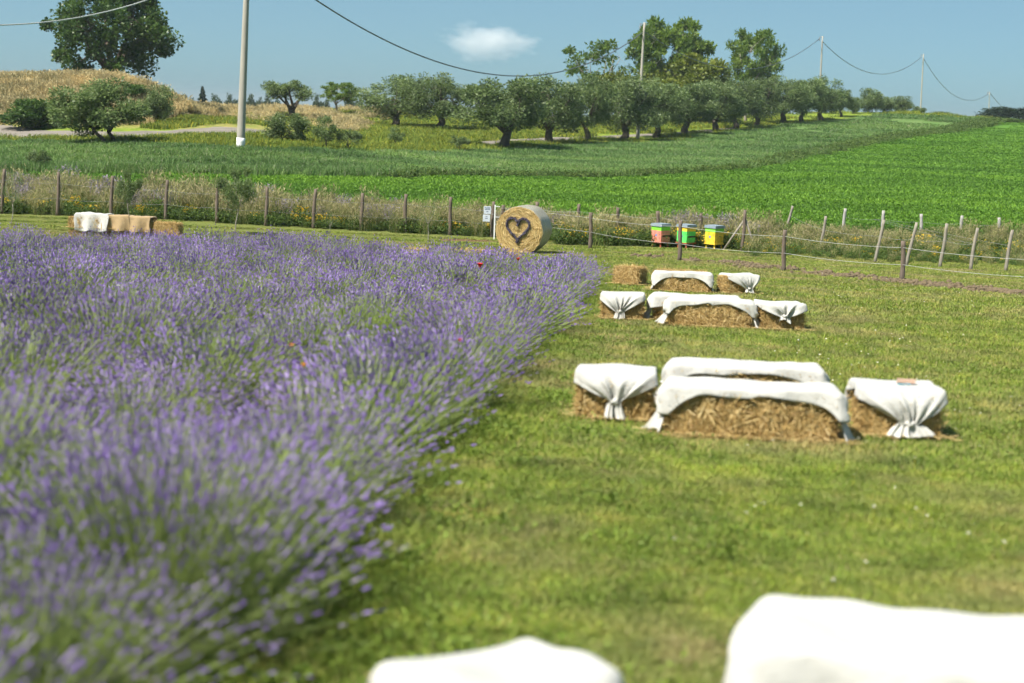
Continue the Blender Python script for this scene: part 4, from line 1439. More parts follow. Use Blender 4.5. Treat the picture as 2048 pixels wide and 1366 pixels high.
# ------------------------------------------------------------------ round bale with the heart
def round_bale():
    p = GL(1047, 506)
    R, L = 0.715, 1.2
    yaw = math.radians(-14)                       # the flat face looks a little to the left of the camera
    o = thing('round_bale', (p[0], p[1] + 0.45, lawn_z(p[1] + 0.45) - 0.03), yaw, 'big round straw bale in grey net with a heart on its flat face', 'round bale')
    r = np.random.default_rng(91)
    na, nl = 72, 14
    an = np.linspace(0, 2 * np.pi, na, endpoint=False)

    def ring(rad, y):
        q = rad * (1 + 0.012 * np.sin(an * 5 + y * 4) + 0.008 * np.sin(an * 11 + 2))
        x, z = q * np.cos(an) * 1.01, q * np.sin(an) + R
        z = np.maximum(z, 0.055 + 0.01 * np.sin(an * 9))
        return np.stack([x, np.full(na, y), z], -1)
    yy = np.concatenate([[-L / 2, -L / 2 + 0.03], np.linspace(-L / 2 + 0.07, L / 2 - 0.07, nl), [L / 2 - 0.03, L / 2]])
    rr = np.concatenate([[0.955, 0.985], np.ones(nl) * 1.0, [0.985, 0.955]]) * R
    v = np.concatenate([ring(a, b) for a, b in zip(rr, yy)])
    n = len(yy)
    q = [(j * na + i, j * na + (i + 1) % na, (j + 1) * na + (i + 1) % na, (j + 1) * na + i) for j in range(n - 1) for i in range(na)]
    t = NT('bale_net_mat')
    tc = t.n('TexCoord').outputs['Object']
    c = t.ramp(t.noise(6, 5, 0.6, tc, (0.4, 5, 0.4)), [(0.3, 0.22, 0.18, 0.11), (0.55, 0.33, 0.30, 0.23), (0.75, 0.46, 0.45, 0.42)])
    pb = t.n('BsdfPrincipled')
    pb.inputs['Roughness'].default_value = 0.42
    t.l(c, pb.inputs['Base Color'])
    b = t.n('Bump')
    b.inputs['Strength'].default_value = 0.4
    b.inputs['Distance'].default_value = 0.02
    t.l(t.noise(14, 4, 0.6, tc, (1, 6, 1)), b.inputs['Height'])
    t.l(b.outputs[0], pb.inputs['Normal'])
    t.l(pb.outputs[0], t.out.inputs['Surface'])
    link('net_wrap', MB().add(v, q).mesh('net_wrap', t.m, True), o)
    # flat faces
    gold_m = mat_solid('round_straw_mat', (0.40, 0.26, 0.095), 0.95, 30, 0.45, 1.0, 80, spec=0.1)
    for sg in (-1, 1):
        vs, qs = [[0, sg * (L / 2 + 0.035), R]], []
        for k, f in enumerate((0.2, 0.4, 0.6, 0.8, 0.93, 0.985)):
            a = ring(R * f * 0.97, sg * (L / 2 + 0.03 * (1 - f ** 6)))
            a[:, 1] += 0.01 * np.sin(f * 40 + an)
            vs += a.tolist()
        tr = [(0, 1 + i, 1 + (i + 1) % na) for i in range(na)]
        for k in range(5):
            qs += [(1 + k * na + i, 1 + k * na + (i + 1) % na, 1 + (k + 1) * na + (i + 1) % na, 1 + (k + 1) * na + i) for i in range(na)]
        link('straw_face', MB().add(vs, qs, tr).mesh('straw_face', gold_m, True), o)
    # rolled straws on the visible face
    n = 3800
    rad = R * 0.98 * np.sqrt(r.uniform(0.001, 1, n))
    a = r.uniform(0, 2 * np.pi, n)
    half = r.uniform(0.04, 0.13, n) / np.maximum(rad, 0.12)
    tt = np.array([-1, -0.3, 0.3, 1.0])
    aa = a[:, None] + half[:, None] * tt
    rr_ = rad[:, None] + r.normal(0, 0.02, n)[:, None] * tt
    yv = -L / 2 - 0.035 - r.uniform(0, 0.02, n)[:, None] - (r.uniform(0, 1, n) < 0.12)[:, None] * np.abs(tt) * 0.03
    pc = np.stack([rr_ * np.cos(aa), np.broadcast_to(yv, aa.shape), np.maximum(rr_ * np.sin(aa) + R, 0.05)], -1)
    sd = unit(np.stack([np.cos(a), r.normal(0, .3, n), np.sin(a)], -1))
    st = MB().ribbons(pc, 0.005 * r.uniform(0.6, 1.5, n)[:, None] * np.ones((1, 4)), sd, np.clip(r.normal(0.62, 0.25, n), 0, 1))
    e = link('loose_straw', st.mesh('rolled_straw', straw_m), o)
    e['kind'] = 'stuff'
    # the heart
    h = thing('heart_wreath', o.location, yaw, 'dark purple heart wreath of lavender on the round bale', 'wreath')
    s_ = np.linspace(0, 2 * np.pi, 90)
    hx = 16 * np.sin(s_) ** 3
    hz = 13 * np.cos(s_) - 5 * np.cos(2 * s_) - 2 * np.cos(3 * s_) - np.cos(4 * s_)
    k = 0.34 / 16
    hc = np.stack([hx * k - 0.03, np.full(90, -L / 2 - 0.085), hz * k * 1.08 + R + 0.10], -1)
    wm = mat_solid('wreath_mat', (0.085, 0.07, 0.10), 0.9, 30, 0.5, 0.8, 60)
    link('ring', MB().tubes(hc[None], np.full((1, 90), 0.023), 8, cap=False).mesh('wreath_ring', wm, True), h)
    n = 1500
    i_ = r.integers(0, 90, n)
    tang = np.gradient(hc, axis=0)
    d = unit(unit(tang[i_]) + r.normal(0, 0.35, (n, 3)))
    base = hc[i_] + rand_dirs(n, r) * 0.026
    qn = base[:, None] + d[:, None] * (np.array([0, 0.025, 0.06]))[None, :, None]
    sp_m = mat_leaf('wreath_sprig_mat', [(0, 0.05, 0.045, 0.055), (0.6, 0.09, 0.075, 0.12), (1, 0.16, 0.14, 0.19)], 0.1, 0.8, 0.0)
    e = link('lavender_sprigs', MB().tubes(qn, np.array([0.003, 0.0065, 0.002])[None], 4, r.uniform(0, 1, n), cap=False).mesh('sprigs', sp_m), h)
    e['kind'] = 'stuff'


round_bale()

# ------------------------------------------------------------------ beehives
lid_m = mat_solid('hive_lid_mat', (0.22, 0.27, 0.31), 0.45, 10, 0.2)
dark_m = mat_solid('slot_mat', (0.02, 0.02, 0.025), 0.8)
leg_m = mat_solid('hive_leg_mat', (0.42, 0.11, 0.05), 0.7, 12, 0.25)
mark_m = mat_solid('hive_mark_mat', (0.16, 0.22, 0.42), 0.6)
PAINT = {'salmon': (0.72, 0.24, 0.18), 'green': (0.10, 0.60, 0.12), 'lime': (0.22, 0.62, 0.05), 'yellow': (0.80, 0.55, 0.05), 'amber': (0.78, 0.50, 0.04)}
paint = {k: mat_solid('paint_' + k, v, 0.6, 9, 0.3) for k, v in PAINT.items()}


def hive(px, body, sup, stand, label, slot):
    g = G(px, 48.0)
    o = thing('beehive', g - [0, 0, 0.02], math.radians(42), label, 'beehive', 'beehives in the rope enclosure')
    b = 0.44
    for sx_ in (-1, 1):
        for sy_ in (-1, 1):
            q = np.array([[[sx_ * 0.19, sy_ * 0.19, 0], [sx_ * 0.17, sy_ * 0.17, 0.19]]])
            link('leg', MB().tubes(q, np.full((1, 2), 0.03), 4).mesh('leg', stand), o)
    link('floor_board', MB().box(0, 0, 0.205, b + 0.05, b + 0.05, 0.03).mesh('floor_board', stand), o)
    bd = link('brood_box', MB().box(0, 0, 0.22 + 0.19, b, b, 0.38).mesh('brood_box', paint[body]), o)
    # front (facing -x after turning) carries the slot, the other face a small mark
    link('entrance_slot', MB().box(0.0 + 0.03, -b / 2 - 0.003, 0.22 + (0.20 if slot else 0.24), 0.36 if slot else 0.07, 0.012, 0.05 if slot else 0.02).mesh('entrance_slot', dark_m), bd)
    if slot:
        link('handle_strip', MB().box(0.0, -b / 2 - 0.014, 0.22 + 0.245, 0.40, 0.03, 0.025).mesh('handle_strip', paint[body]), bd)
    an = np.arange(10) / 10 * 2 * math.pi
    v = [(-b / 2 - 0.004, 0.045 * math.cos(q), 0.22 + 0.22 + 0.045 * math.sin(q)) for q in an]
    mk = MB().add(v + [(-b / 2 - 0.004, 0, 0.44)], None, [(10, (i + 1) % 10, i) for i in range(10)])
    link('number_mark', mk.mesh('number_mark', mark_m), bd)
    link('honey_super', MB().box(0, 0, 0.60 + 0.068, b + 0.004, b + 0.004, 0.13).mesh('honey_super', paint[sup]), o)
    link('lid', MB().box(0, 0, 0.735 + 0.045, b + 0.06, b + 0.06, 0.09, taper=0.97).mesh('lid', lid_m), o)


hive(1320, 'salmon', 'lime', leg_m, 'salmon pink beehive with a green top section and grey lid', True)
hive(1371, 'green', 'yellow', leg_m, 'green beehive with a yellow top section behind a fence post', True)
hive(1427, 'amber', 'lime', paint['yellow'], 'yellow beehive with a green top section on yellow legs', False)

# ------------------------------------------------------------------ fences
wood_m = mat_solid('post_wood_mat', (0.15, 0.115, 0.09), 0.9, 18, 0.4, 0.8, 40, (1, 1, 0.15))
grey_w = mat_solid('post_grey_mat', (0.27, 0.24, 0.195), 0.9, 18, 0.35, 0.8, 40, (1, 1, 0.15))
pale_w = mat_solid('post_pale_mat', (0.36, 0.345, 0.315), 0.9, 14, 0.25, 0.5, 40, (1, 1, 0.2))
white_m = mat_solid('white_paint_mat', (0.78, 0.78, 0.75), 0.6, 10, 0.12)
rope_m = mat_solid('rope_mat', (0.42, 0.42, 0.39), 0.7, 30, 0.25)
wire_m = mat_solid('wire_mat', (0.25, 0.25, 0.25), 0.4)
pr = np.random.default_rng(33)


def post_mesh(h, rad, mt, top=None, seed=0):
    r = np.random.default_rng(seed)
    top = np.array([0, 0, h]) if top is None else np.array(top, float)
    tt = np.linspace(0, 1, 9)
    pc = np.outer(tt, top) + np.stack([0.012 * np.sin(tt * 5 + r.uniform(0, 6)), 0.012 * np.sin(tt * 4 + r.uniform(0, 6)), 0 * tt], -1)
    pc[0, 2] = -0.1
    return MB().tubes(pc[None], (rad * (1.08 - 0.16 * tt) * (1 + 0.08 * np.sin(tt * 17 + r.uniform(0, 6))))[None], 9).mesh('post', mt, True)


def fence(name, posts, label, wires=(), wire_mat=wire_m, wr=0.004, group=None):
    """posts: list of (base xyz, top offset xyz, radius, material)"""
    o = thing(name, posts[0][0], 0, label, 'fence', group)
    b0 = np.array(posts[0][0])
    for i, (b, tp, rad, mt) in enumerate(posts):
        e = link('post', post_mesh(tp[2], rad, mt, tp, i + len(name)), o)
        e.location = [float(q) for q in (np.array(b) - b0)]
    for hs in wires:
        pts = []
        for (b, tp, rad, mt), h_ in zip(posts, hs):
            pts.append(np.array(b) + np.array(tp) * h_ - b0)
        for a, c in zip(pts[:-1], pts[1:]):
            tt = np.linspace(0, 1, 8)
            q = a[None] + np.outer(tt, c - a)
            q[:, 2] -= 0.05 * 4 * tt * (1 - tt)
            q[:, 1] -= 0.055
            link('rope' if wire_mat is rope_m else 'wire', MB().tubes(q[None], np.full((1, 8), wr), 5).mesh('wire', wire_mat), o)
    return o


def post_at(px, d, top_px, top_py, rad, mt):
    b = G(px, d)
    tp = P(top_px, top_py, d) - b
    tp[1] = pr.normal(0, 0.03)
    return (b, tp, rad, mt)


# boundary fence, from the left edge to the sign
A = []
for (px, tp, ty) in [(-215, -211, 322), (-104, -100, 330), (4, 8, 338), (115, 118, 344), (222, 226, 352), (331, 334, 360), (433, 436, 368), (532, 534, 374), (626, 631, 378), (722, 725, 386), (810, 812, 388), (899, 902, 394), (984, 987, 403)]:
    A.append(post_at(px, float(FENCE_A((px - 1024) / 2844 * 51)) - 0.2, tp, ty, 0.062, wood_m))
fence('boundary_fence', A, 'wooden post fence running along the weeds left of the round bale', [[0.75] * 13, [0.4] * 13], wire_m, 0.004)
Bp = []
for (px, tp, ty) in [(1004, 1007, 410), (1073, 1075, 404), (1156, 1158, 408), (1234, 1236, 415), (1314, 1316, 422), (1400, 1402, 427)]:
    Bp.append(post_at(px, float(FENCE_A((px - 1024) / 2844 * 50)) + 0.1, tp, ty, 0.062, wood_m))
fence('rear_fence', Bp, 'row of dark wooden posts behind the round bale and hives', [[0.8] * 6, [0.45] * 6], rope_m, 0.004)
# corner post with struts at the right of the hives
cb = G(1483, 47.6)
o = thing('corner_post', cb, 0, 'braced wooden corner post with two slanting struts right of the hives', 'post')
link('post', post_mesh(1.35, 0.055, wood_m, (0.05, 0, 1.38), 4), o)
for sx_ in (-1, 1):
    e = link('strut', MB().tubes(np.array([[[sx_ * 0.62, 0.1, -0.05], [sx_ * 0.3, 0.06, 0.5], [0.06, 0.03, 1.08]]]), np.full((1, 3), 0.036), 8).mesh('strut', grey_w, True), o)
# leaning grey posts
Cp = []
for (px, py, tp, ty) in [(1568, 500, 1586, 412), (1638, 512, 1652, 432), (1700, 497, 1714, 432), (1750, 524, 1768, 440), (1812, 532, 1833, 445), (1880, 535, 1894, 447), (1940, 540, 1955, 456), (2010, 542, 2025, 460)]:
    b = GL(px, py)
    b = np.array([b[0], b[1], tz(b[0], b[1])])
    t_ = P(tp, ty, b[1]) - b
    Cp.append((b, t_, 0.05, grey_w))
Cp.sort(key=lambda q: q[0][0])
fence('leaning_fence', Cp, 'row of pale wooden posts all leaning to the right', [[0.62] * 8], wire_m, 0.004)
Dp = []
for (px, tp, ty) in [(1686, 1690, 417), (1764, 1767, 421), (1841, 1843, 428), (1921, 1923, 431), (1996, 1998, 435)]:
    Dp.append(post_at(px, 53.0, tp, ty, 0.062, pale_w))
fence('concrete_post_fence', Dp, 'row of upright pale grey posts in the weeds below the right hillside', [[0.7] * 5], wire_m, 0.004)
# rope fence in front of the hives
Rp = []
for (px, py, tp, ty, rad, mt) in [(1180, 500, 1182, 425, 0.062, wood_m), (1358, 522, 1362, 441, 0.058, wood_m), (1566, 543, 1570, 460, 0.055, wood_m), (1804, 563, 1807, 482, 0.056, wood_m), (2110, 590, 2114, 508, 0.056, wood_m)]:
    b = GL(px, py)
    b = np.array([b[0], b[1], tz(b[0], b[1])])
    Rp.append((b, P(tp, ty, b[1]) - b, rad, mt))
fence('rope_fence', Rp, 'low post and white rope fence in front of the beehives', [[0.85, 0.86, 0.85, 0.84, 0.84], [0.46, 0.43, 0.45, 0.42, 0.42]], rope_m, 0.0045)
# rope end frame behind the round bale, ropes on to the first rope post
wb = G(988, 48.9)
o = thing('rope_gate', wb, 0, 'white painted gate post with ropes left of the round bale', 'gate post')
link('post', MB().box(0, 0, 0.58, 0.045, 0.045, 1.25).mesh('white_post', white_m), o)
for h_ in (0.55, 0.80, 1.16):
    link('hook', MB().box(0.09, 0, h_, 0.16, 0.02, 0.022).mesh('hook', white_m), o)
for h_, f in ((1.12, 0.85), (0.62, 0.46)):
    q0 = np.array([0.1, 0, h_])
    q1 = Rp[0][0] + Rp[0][1] * f - wb
    tt = np.linspace(0, 1, 12)
    q = q0[None] + np.outer(tt, q1 - q0)
    q[:, 2] -= 0.06 * 4 * tt * (1 - tt)
    q[:, 1] += 0.9 * 4 * tt * (1 - tt)
    link('rope', MB().tubes(q[None], np.full((1, 12), 0.0045), 5).mesh('rope', rope_m), o)
# the notice on the fence post
sb = P(974, 427, 49.6)
o = thing('notice_sign', sb - [0, 0, 0.3], math.radians(3), 'two white notice panels on the fence post left of the round bale', 'sign')
panel_m = mat_solid('panel_mat', (0.60, 0.65, 0.72), 0.5, 8, 0.08)
ink_m = mat_solid('ink_mat', (0.13, 0.16, 0.24), 0.7)
for i, (z0, hh, xo) in enumerate([(0.42, 0.26, 0.01), (0.14, 0.24, -0.015)]):
    pn = link('panel', MB().box(xo, 0, z0, 0.25, 0.015, hh).mesh('panel', panel_m), o)
    for (lz, lw, lh) in ([(0.075, 0.19, 0.030), (0.025, 0.17, 0.024), (-0.055, 0.08, 0.022)] if i == 0 else [(0.05, 0.06, 0.022), (-0.01, 0.09, 0.022)]):
        link('text_line', MB().box(xo, -0.009, z0 + lz, lw, 0.003, lh).mesh('text_line', ink_m), pn)
link('bracket', MB().box(0.16, 0.01, 0.28, 0.12, 0.02, 0.03).mesh('bracket', wire_m), o)

# ------------------------------------------------------------------ utility poles and cables
pole_m = mat_solid('pole_mat', (0.36, 0.335, 0.285), 0.85, 5, 0.16, 0.4, 30, (1, 1, 0.15))
cable_m = mat_solid('cable_mat', (0.10, 0.11, 0.12), 0.4, 20, 0.2, spec=0.5)
cable_lit = mat_solid('lit_cable_mat', (0.55, 0.54, 0.52), 0.35, 20, 0.2, spec=0.6)  # cable copy with its sunlit white put into the base colour
POLES = [(481, 75, 497, -119, 0.225, 'thick pale concrete pole with a white painted foot at left', True),
         (1275, 130, 1289, 45, 0.17, 'pale concrete pole standing among the olive trees', False),
         (1637, 182, 1645, 72, 0.15, 'pole rising behind the right end of the olive row', False),
         (1839, 238, 1847, 108, 0.14, 'pole on the crest of the right hill', False),
         (1975, 290, 1979, 183, 0.13, 'small farthest pole beside the dark bush at right', False)]
pole_pts = []
for (px, d, tx, ty, rad, lab, foot) in POLES:
    b = G(px, d)
    tp = P(tx, ty, d) - b
    tp[1] = 0
    o = thing('utility_pole', b, 0, lab, 'pole', 'utility poles')
    tt = np.linspace(0, 1, 14)
    pc = np.outer(tt, tp)
    pc[0, 2] = -0.4
    link('shaft', MB().tubes(pc[None], (rad * (1 - 0.45 * tt))[None], 16).mesh('shaft', pole_m, True), o)
    if foot:
        pc2 = np.outer(np.linspace(0, 0.058, 4), tp)
        link('painted_foot', MB().tubes(pc2[None], np.full((1, 4), rad + 0.006), 16).mesh('painted_foot', white_m, True), o)
    link('bracket', MB().box(tp[0] - 0.12, -0.02, tp[2] - 0.15, 0.62, 0.08, 0.08).mesh('bracket', wire_m), o)
    link('insulator', MB().tubes(np.array([[[tp[0] - 0.36, 0, tp[2] - 0.22], [tp[0] - 0.36, 0, tp[2] - 0.5], [tp[0] - 0.36, 0, tp[2] - 0.62]]]), np.array([[0.04, 0.07, 0.03]]), 8).mesh('insulator', wire_m), o)
    pole_pts.append(b + tp)


def cable(a, b, via, label, mt=cable_m, rad=0.03):
    """hangs from a to b with the sag that takes it through photo pixel via"""
    a, b = np.array(a), np.array(b)
    tt = np.linspace(0, 1, 60)
    best = None
    for s_ in np.linspace(0.2, 9, 300):
        q = a[None] + np.outer(tt, b - a)
        q[:, 2] -= s_ * 4 * tt * (1 - tt)
        v = q - np.array([0, 0, CAM_Z])
        f = v @ F_
        X = 1024 + FPX * (v @ R_) / f
        Y = 683 - FPX * (v @ U_) / f
        o_ = np.argsort(X)
        e = abs(np.interp(via[0], X[o_], Y[o_]) - via[1])
        if best is None or e < best[0]:
            best = (e, q)
    q = best[1]
    o = link('overhead_cable', MB().tubes((q - q[0])[None], np.full((1, 60), rad), 6).mesh('cable', mt, True))
    o.location = [float(c) for c in q[0]]
    return tag(o, label, 'cable', 'overhead cables')


p1 = pole_pts[0] + [0, 0, -0.5]
p2a = P(1284, 66, 130)
cable(p1, p2a, (1000, 150), 'dark cable sagging from the thick left pole to the pole among the olives', rad=0.042)
cable(P(1291, 64, 130), P(1638, 78, 182), (1540, 131), 'cable sagging behind the tall trees between the second and third pole', rad=0.036)
cable(P(1646, 84, 182), P(1843, 114, 238), (1765, 148), 'cable sagging between the third pole and the hilltop pole', rad=0.042)
cable(P(1848, 118, 238), P(1977, 188, 290), (1932, 200), 'cable sagging from the hilltop pole to the farthest pole', rad=0.045)
cable(P(1980, 186, 290), P(2090, 262, 335), (2006, 216), 'short end of cable running down behind the dark bush', rad=0.05)
cable(pole_pts[0] + [0, 0, -0.5], np.array([-29.0, 43.0, 6.6]), (0, 50), 'cable coloured sunlit white crossing the sky in front of the big left tree', cable_lit, 0.03)


# ------------------------------------------------------------------ trees
bark_m = mat_solid('bark_mat', (0.085, 0.066, 0.05), 0.95, 9, 0.4, 1.0, 20, (1, 1, 0.3))
bark_l = mat_solid('pale_bark_mat', (0.28, 0.25, 0.21), 0.95, 9, 0.3, 0.6, 20, (1, 1, 0.3))
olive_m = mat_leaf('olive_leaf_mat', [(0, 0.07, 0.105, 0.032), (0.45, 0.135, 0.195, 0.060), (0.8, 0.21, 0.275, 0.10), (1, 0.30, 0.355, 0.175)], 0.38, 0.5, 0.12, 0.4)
broad_m = mat_leaf('broad_leaf_mat', [(0, 0.03, 0.07, 0.014), (0.5, 0.06, 0.12, 0.02), (1, 0.12, 0.185, 0.034)], 0.35, 0.45, 0.1, 0.4)
ail_m = mat_leaf('pinnate_leaf_mat', [(0, 0.06, 0.115, 0.018), (0.5, 0.12, 0.19, 0.026), (1, 0.20, 0.27, 0.045)], 0.42, 0.5, 0.12, 0.3)
yel_m = mat_leaf('yellow_leaf_mat', [(0, 0.08, 0.11, 0.014), (0.5, 0.145, 0.18, 0.02), (1, 0.23, 0.25, 0.04)], 0.35, 0.5, 0.12, 0.3)
dkc_m = mat_leaf('conifer_leaf_mat', [(0, 0.014, 0.028, 0.018), (1, 0.04, 0.065, 0.04)], 0.1, 0.6, 0.1)
far_m = mat_leaf('far_leaf_mat', [(0, 0.05, 0.075, 0.05), (1, 0.10, 0.13, 0.085)], 0.2, 0.6, 0.12)


def tree_mesh(seed, trunk_h, trunk_r, nl, c_z, rad3, nclump, nleaf, leaf, clump_r, lm, bm, lean=0.0, low=-0.55, multi=1, flat=1.0, top_bias=0.0, gap=0.0, spread=0.55):
    """unit tree 1 m tall and about 1 m wide: limbs reach out to separate leaf clumps"""
    r = np.random.default_rng(seed)
    tb_, cb_ = MB(), MB()
    cc = []
    while len(cc) < nclump:
        v = r.normal(0, 1, 3)
        v /= np.linalg.norm(v)
        q = v * r.uniform(0.12, 1) ** 0.42
        if q[2] < low:
            continue
        if top_bias and q[2] < top_bias * r.uniform(-1, 1):
            continue
        if gap and math.sin(q[0] * 5 + seed) * math.sin(q[2] * 5 + 2 * seed) > 1 - gap:
            continue
        cc.append(q * rad3 + [lean * 0.4, 0, c_z])
    cc = np.array(cc)
    tops = []
    for s_ in range(multi):
        a0 = r.uniform(0, 6.28)
        fx = np.array([math.cos(a0), math.sin(a0), 0]) * (0.06 if multi > 1 else 0)
        top = np.array([lean * 0.5 + fx[0] * 2, fx[1] * 2, trunk_h])
        tt = np.linspace(0, 1, 6)
        pc = np.outer(tt, top - fx) + fx
        pc[:, 0] += 0.02 * np.sin(tt * 5 + seed)
        pc[:, 1] += 0.015 * np.sin(tt * 4 + 2 * seed)
        pc[0, 2] = -0.04
        tb_.tubes(pc[None], (trunk_r * (1.35 - 0.55 * tt ** 0.5))[None] / (multi ** 0.5), 9)
        tops.append(pc[-1])
    # main limbs
    limbs = []
    for i in range(nl):
        a = 2 * math.pi * (i + r.uniform(0, 0.6)) / nl
        e = np.array([math.cos(a) * rad3[0] * spread + lean * 0.4, math.sin(a) * rad3[1] * spread, c_z + rad3[2] * r.uniform(-0.25, 0.4)])
        s0 = tops[i % multi]
        tt = np.linspace(0, 1, 6)[:, None]
        ctl = s0 * 0.45 + e * 0.55 + np.array([0, 0, -0.03])
        pc = (1 - tt) ** 2 * s0 + 2 * tt * (1 - tt) * ctl + tt ** 2 * e
        tb_.tubes(pc[None], (trunk_r * np.linspace(0.62, 0.2, 6))[None], 7)
        limbs += [(pc[k], trunk_r * (0.62 - 0.084 * k)) for k in (2, 3, 4, 5)]
    lp = np.array([q[0] for q in limbs])
    for c in cc:
        j = np.argmin(((lp - c) ** 2).sum(-1) + r.uniform(0, 0.01))
        tt = np.linspace(0, 1, 4)[:, None]
        pc = lp[j] * (1 - tt) + c * tt
        pc[1:3] += r.normal(0, 0.012, (2, 3))
        tb_.tubes(pc[None], (limbs[j][1] * np.array([0.5, 0.35, 0.25, 0.12]))[None], 4, cap=False)
    k = r.integers(0, nclump, nleaf)
    cr = clump_r * r.uniform(0.6, 1.35, nclump)
    v = unit(r.normal(0, 1, (nleaf, 3))) * (r.uniform(0, 1, nleaf) ** 0.5)[:, None]
    pos = cc[k] + v * cr[k][:, None] * np.array([1, 1, flat])
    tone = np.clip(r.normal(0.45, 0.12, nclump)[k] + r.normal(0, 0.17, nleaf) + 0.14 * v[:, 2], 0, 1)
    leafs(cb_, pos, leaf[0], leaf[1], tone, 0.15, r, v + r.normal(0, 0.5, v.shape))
    return tb_.mesh('trunk', bm, True), cb_.mesh('crown', lm)


OL = [tree_mesh(11 + i, 0.21, 0.048, (4, 3, 4, 3, 5)[i], 0.57, np.array([0.46, 0.46, (0.40, 0.42, 0.38, 0.41, 0.43)[i]]), 40 + 4 * i, 13000, (0.036, 0.0085), 0.125, olive_m, bark_m, lean=(-0.05, 0.08, 0, -0.1, 0.06)[i], low=-0.75) for i in range(5)]
OLW = tree_mesh(18, 0.2, 0.035, 3, 0.58, np.array([0.47, 0.4, 0.40]), 26, 14000, (0.045, 0.010), 0.15, olive_m, bark_m, lean=-0.18, low=-0.9, multi=2, gap=0.25)
OLM = tree_mesh(19, 0.25, 0.05, 5, 0.62, np.array([0.47, 0.4, 0.3]), 20, 5200, (0.045, 0.010), 0.12, olive_m, bark_m, low=-0.4, multi=3, gap=0.3)
SHR = [tree_mesh(21 + i, 0.12, 0.03, 5, 0.47, np.array([0.45, 0.45, 0.43]), 30, 7500, (0.055, 0.014), 0.17, olive_m, bark_m, low=-1, multi=2) for i in range(2)]
DSH = tree_mesh(24, 0.1, 0.03, 5, 0.45, np.array([0.47, 0.45, 0.42]), 30, 6500, (0.06, 0.024), 0.17, broad_m, bark_m, low=-1, multi=2)
BRO = tree_mesh(26, 0.16, 0.04, 7, 0.55, np.array([0.47, 0.45, 0.44]), 80, 22000, (0.024, 0.011), 0.085, broad_m, bark_m, low=-0.95, gap=0.12)
AIL = [tree_mesh(31 + i, 0.32, 0.022, 7, 0.66, np.array([0.47, 0.45, 0.33]), (95, 70)[i], (11000, 7000)[i], (0.052, 0.0095), 0.072, ail_m, bark_l, low=-0.9, multi=2, flat=0.5, gap=0.0) for i in range(2)]
SPA = tree_mesh(35, 0.25, 0.014, 9, 0.62, np.array([0.48, 0.45, 0.34]), 46, 2300, (0.05, 0.012), 0.065, ail_m, bark_l, low=-0.9, multi=3, flat=0.6)
YEL = [tree_mesh(37 + i, 0.15, 0.03, 6, 0.5, np.array([0.47, 0.45, 0.45]), 44, 9000, (0.05, 0.014), 0.12, yel_m, bark_m, low=-1) for i in range(2)]
SAP = [tree_mesh(41 + i, 0.40, 0.013, 5, 0.70, np.array([0.40, 0.40, 0.27]), (26, 18)[i], (5200, 420)[i], (0.042, 0.008), 0.10, olive_m, bark_l, low=-0.9, lean=0.06) for i in range(2)]
YOU = [tree_mesh(45 + i, 0.25, 0.022, 4, 0.6, np.array([0.42, 0.42, 0.34]), 18, 3000, (0.055, 0.013), 0.13, olive_m, bark_m, low=-0.9) for i in range(2)]
PIN = tree_mesh(48, 0.2, 0.03, 6, 0.5, np.array([0.48, 0.45, 0.42]), 40, 9000, (0.05, 0.014), 0.13, dkc_m, bark_m, low=-1)
FAR = [tree_mesh(51 + i, 0.3, 0.035, 4, 0.62, np.array([0.44, 0.44, 0.34]), 16, 1500, (0.09, 0.03), 0.16, far_m, bark_m, low=-0.8) for i in range(2)]


def conifer_mesh():
    r = np.random.default_rng(61)
    cb_ = MB()
    n = 3600
    h = 1 - r.uniform(0, 1, n) ** 0.6
    a = r.uniform(0, 6.28, n)
    lay = 0.7 + 0.3 * np.cos(h * 40)
    q = (1 - h) * 0.42 * lay * r.uniform(0.2, 1, n) ** 0.5 * (1 + 0.2 * np.sin(a * 3))
    p = np.stack([q * np.cos(a), q * np.sin(a), 0.08 + h * 0.9 - q * 0.15], -1)
    leafs(cb_, p, 0.075, 0.012, r.uniform(0, 1, n), 0.0, r, np.stack([np.cos(a), np.sin(a), 0 * a - 0.1], -1))
    tb_ = MB().tubes(np.array([[[0, 0, -0.05], [0, 0, 0.5], [0, 0, 0.98]]]), np.array([[0.035, 0.02, 0.004]]), 8)
    return tb_.mesh('trunk', bark_m, True), cb_.mesh('crown', dkc_m)


CON = conifer_mesh()


def tree(name, meshes, px, d, wpx, hpx, label, cat='tree', group=None, rz=None, sink=0.0, top=None):
    b = G(px, d)
    if top is not None:
        hpx = (P(px, top, d)[2] - b[2]) * FPX / d
    o = thing(name, b - [0, 0, sink], rng.uniform(0, 6.28) if rz is None else rz, label, cat, group)
    w_, h_ = wpx * d / FPX, hpx * d / FPX
    o.scale = (w_, w_, h_)
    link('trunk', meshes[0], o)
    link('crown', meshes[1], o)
    return o


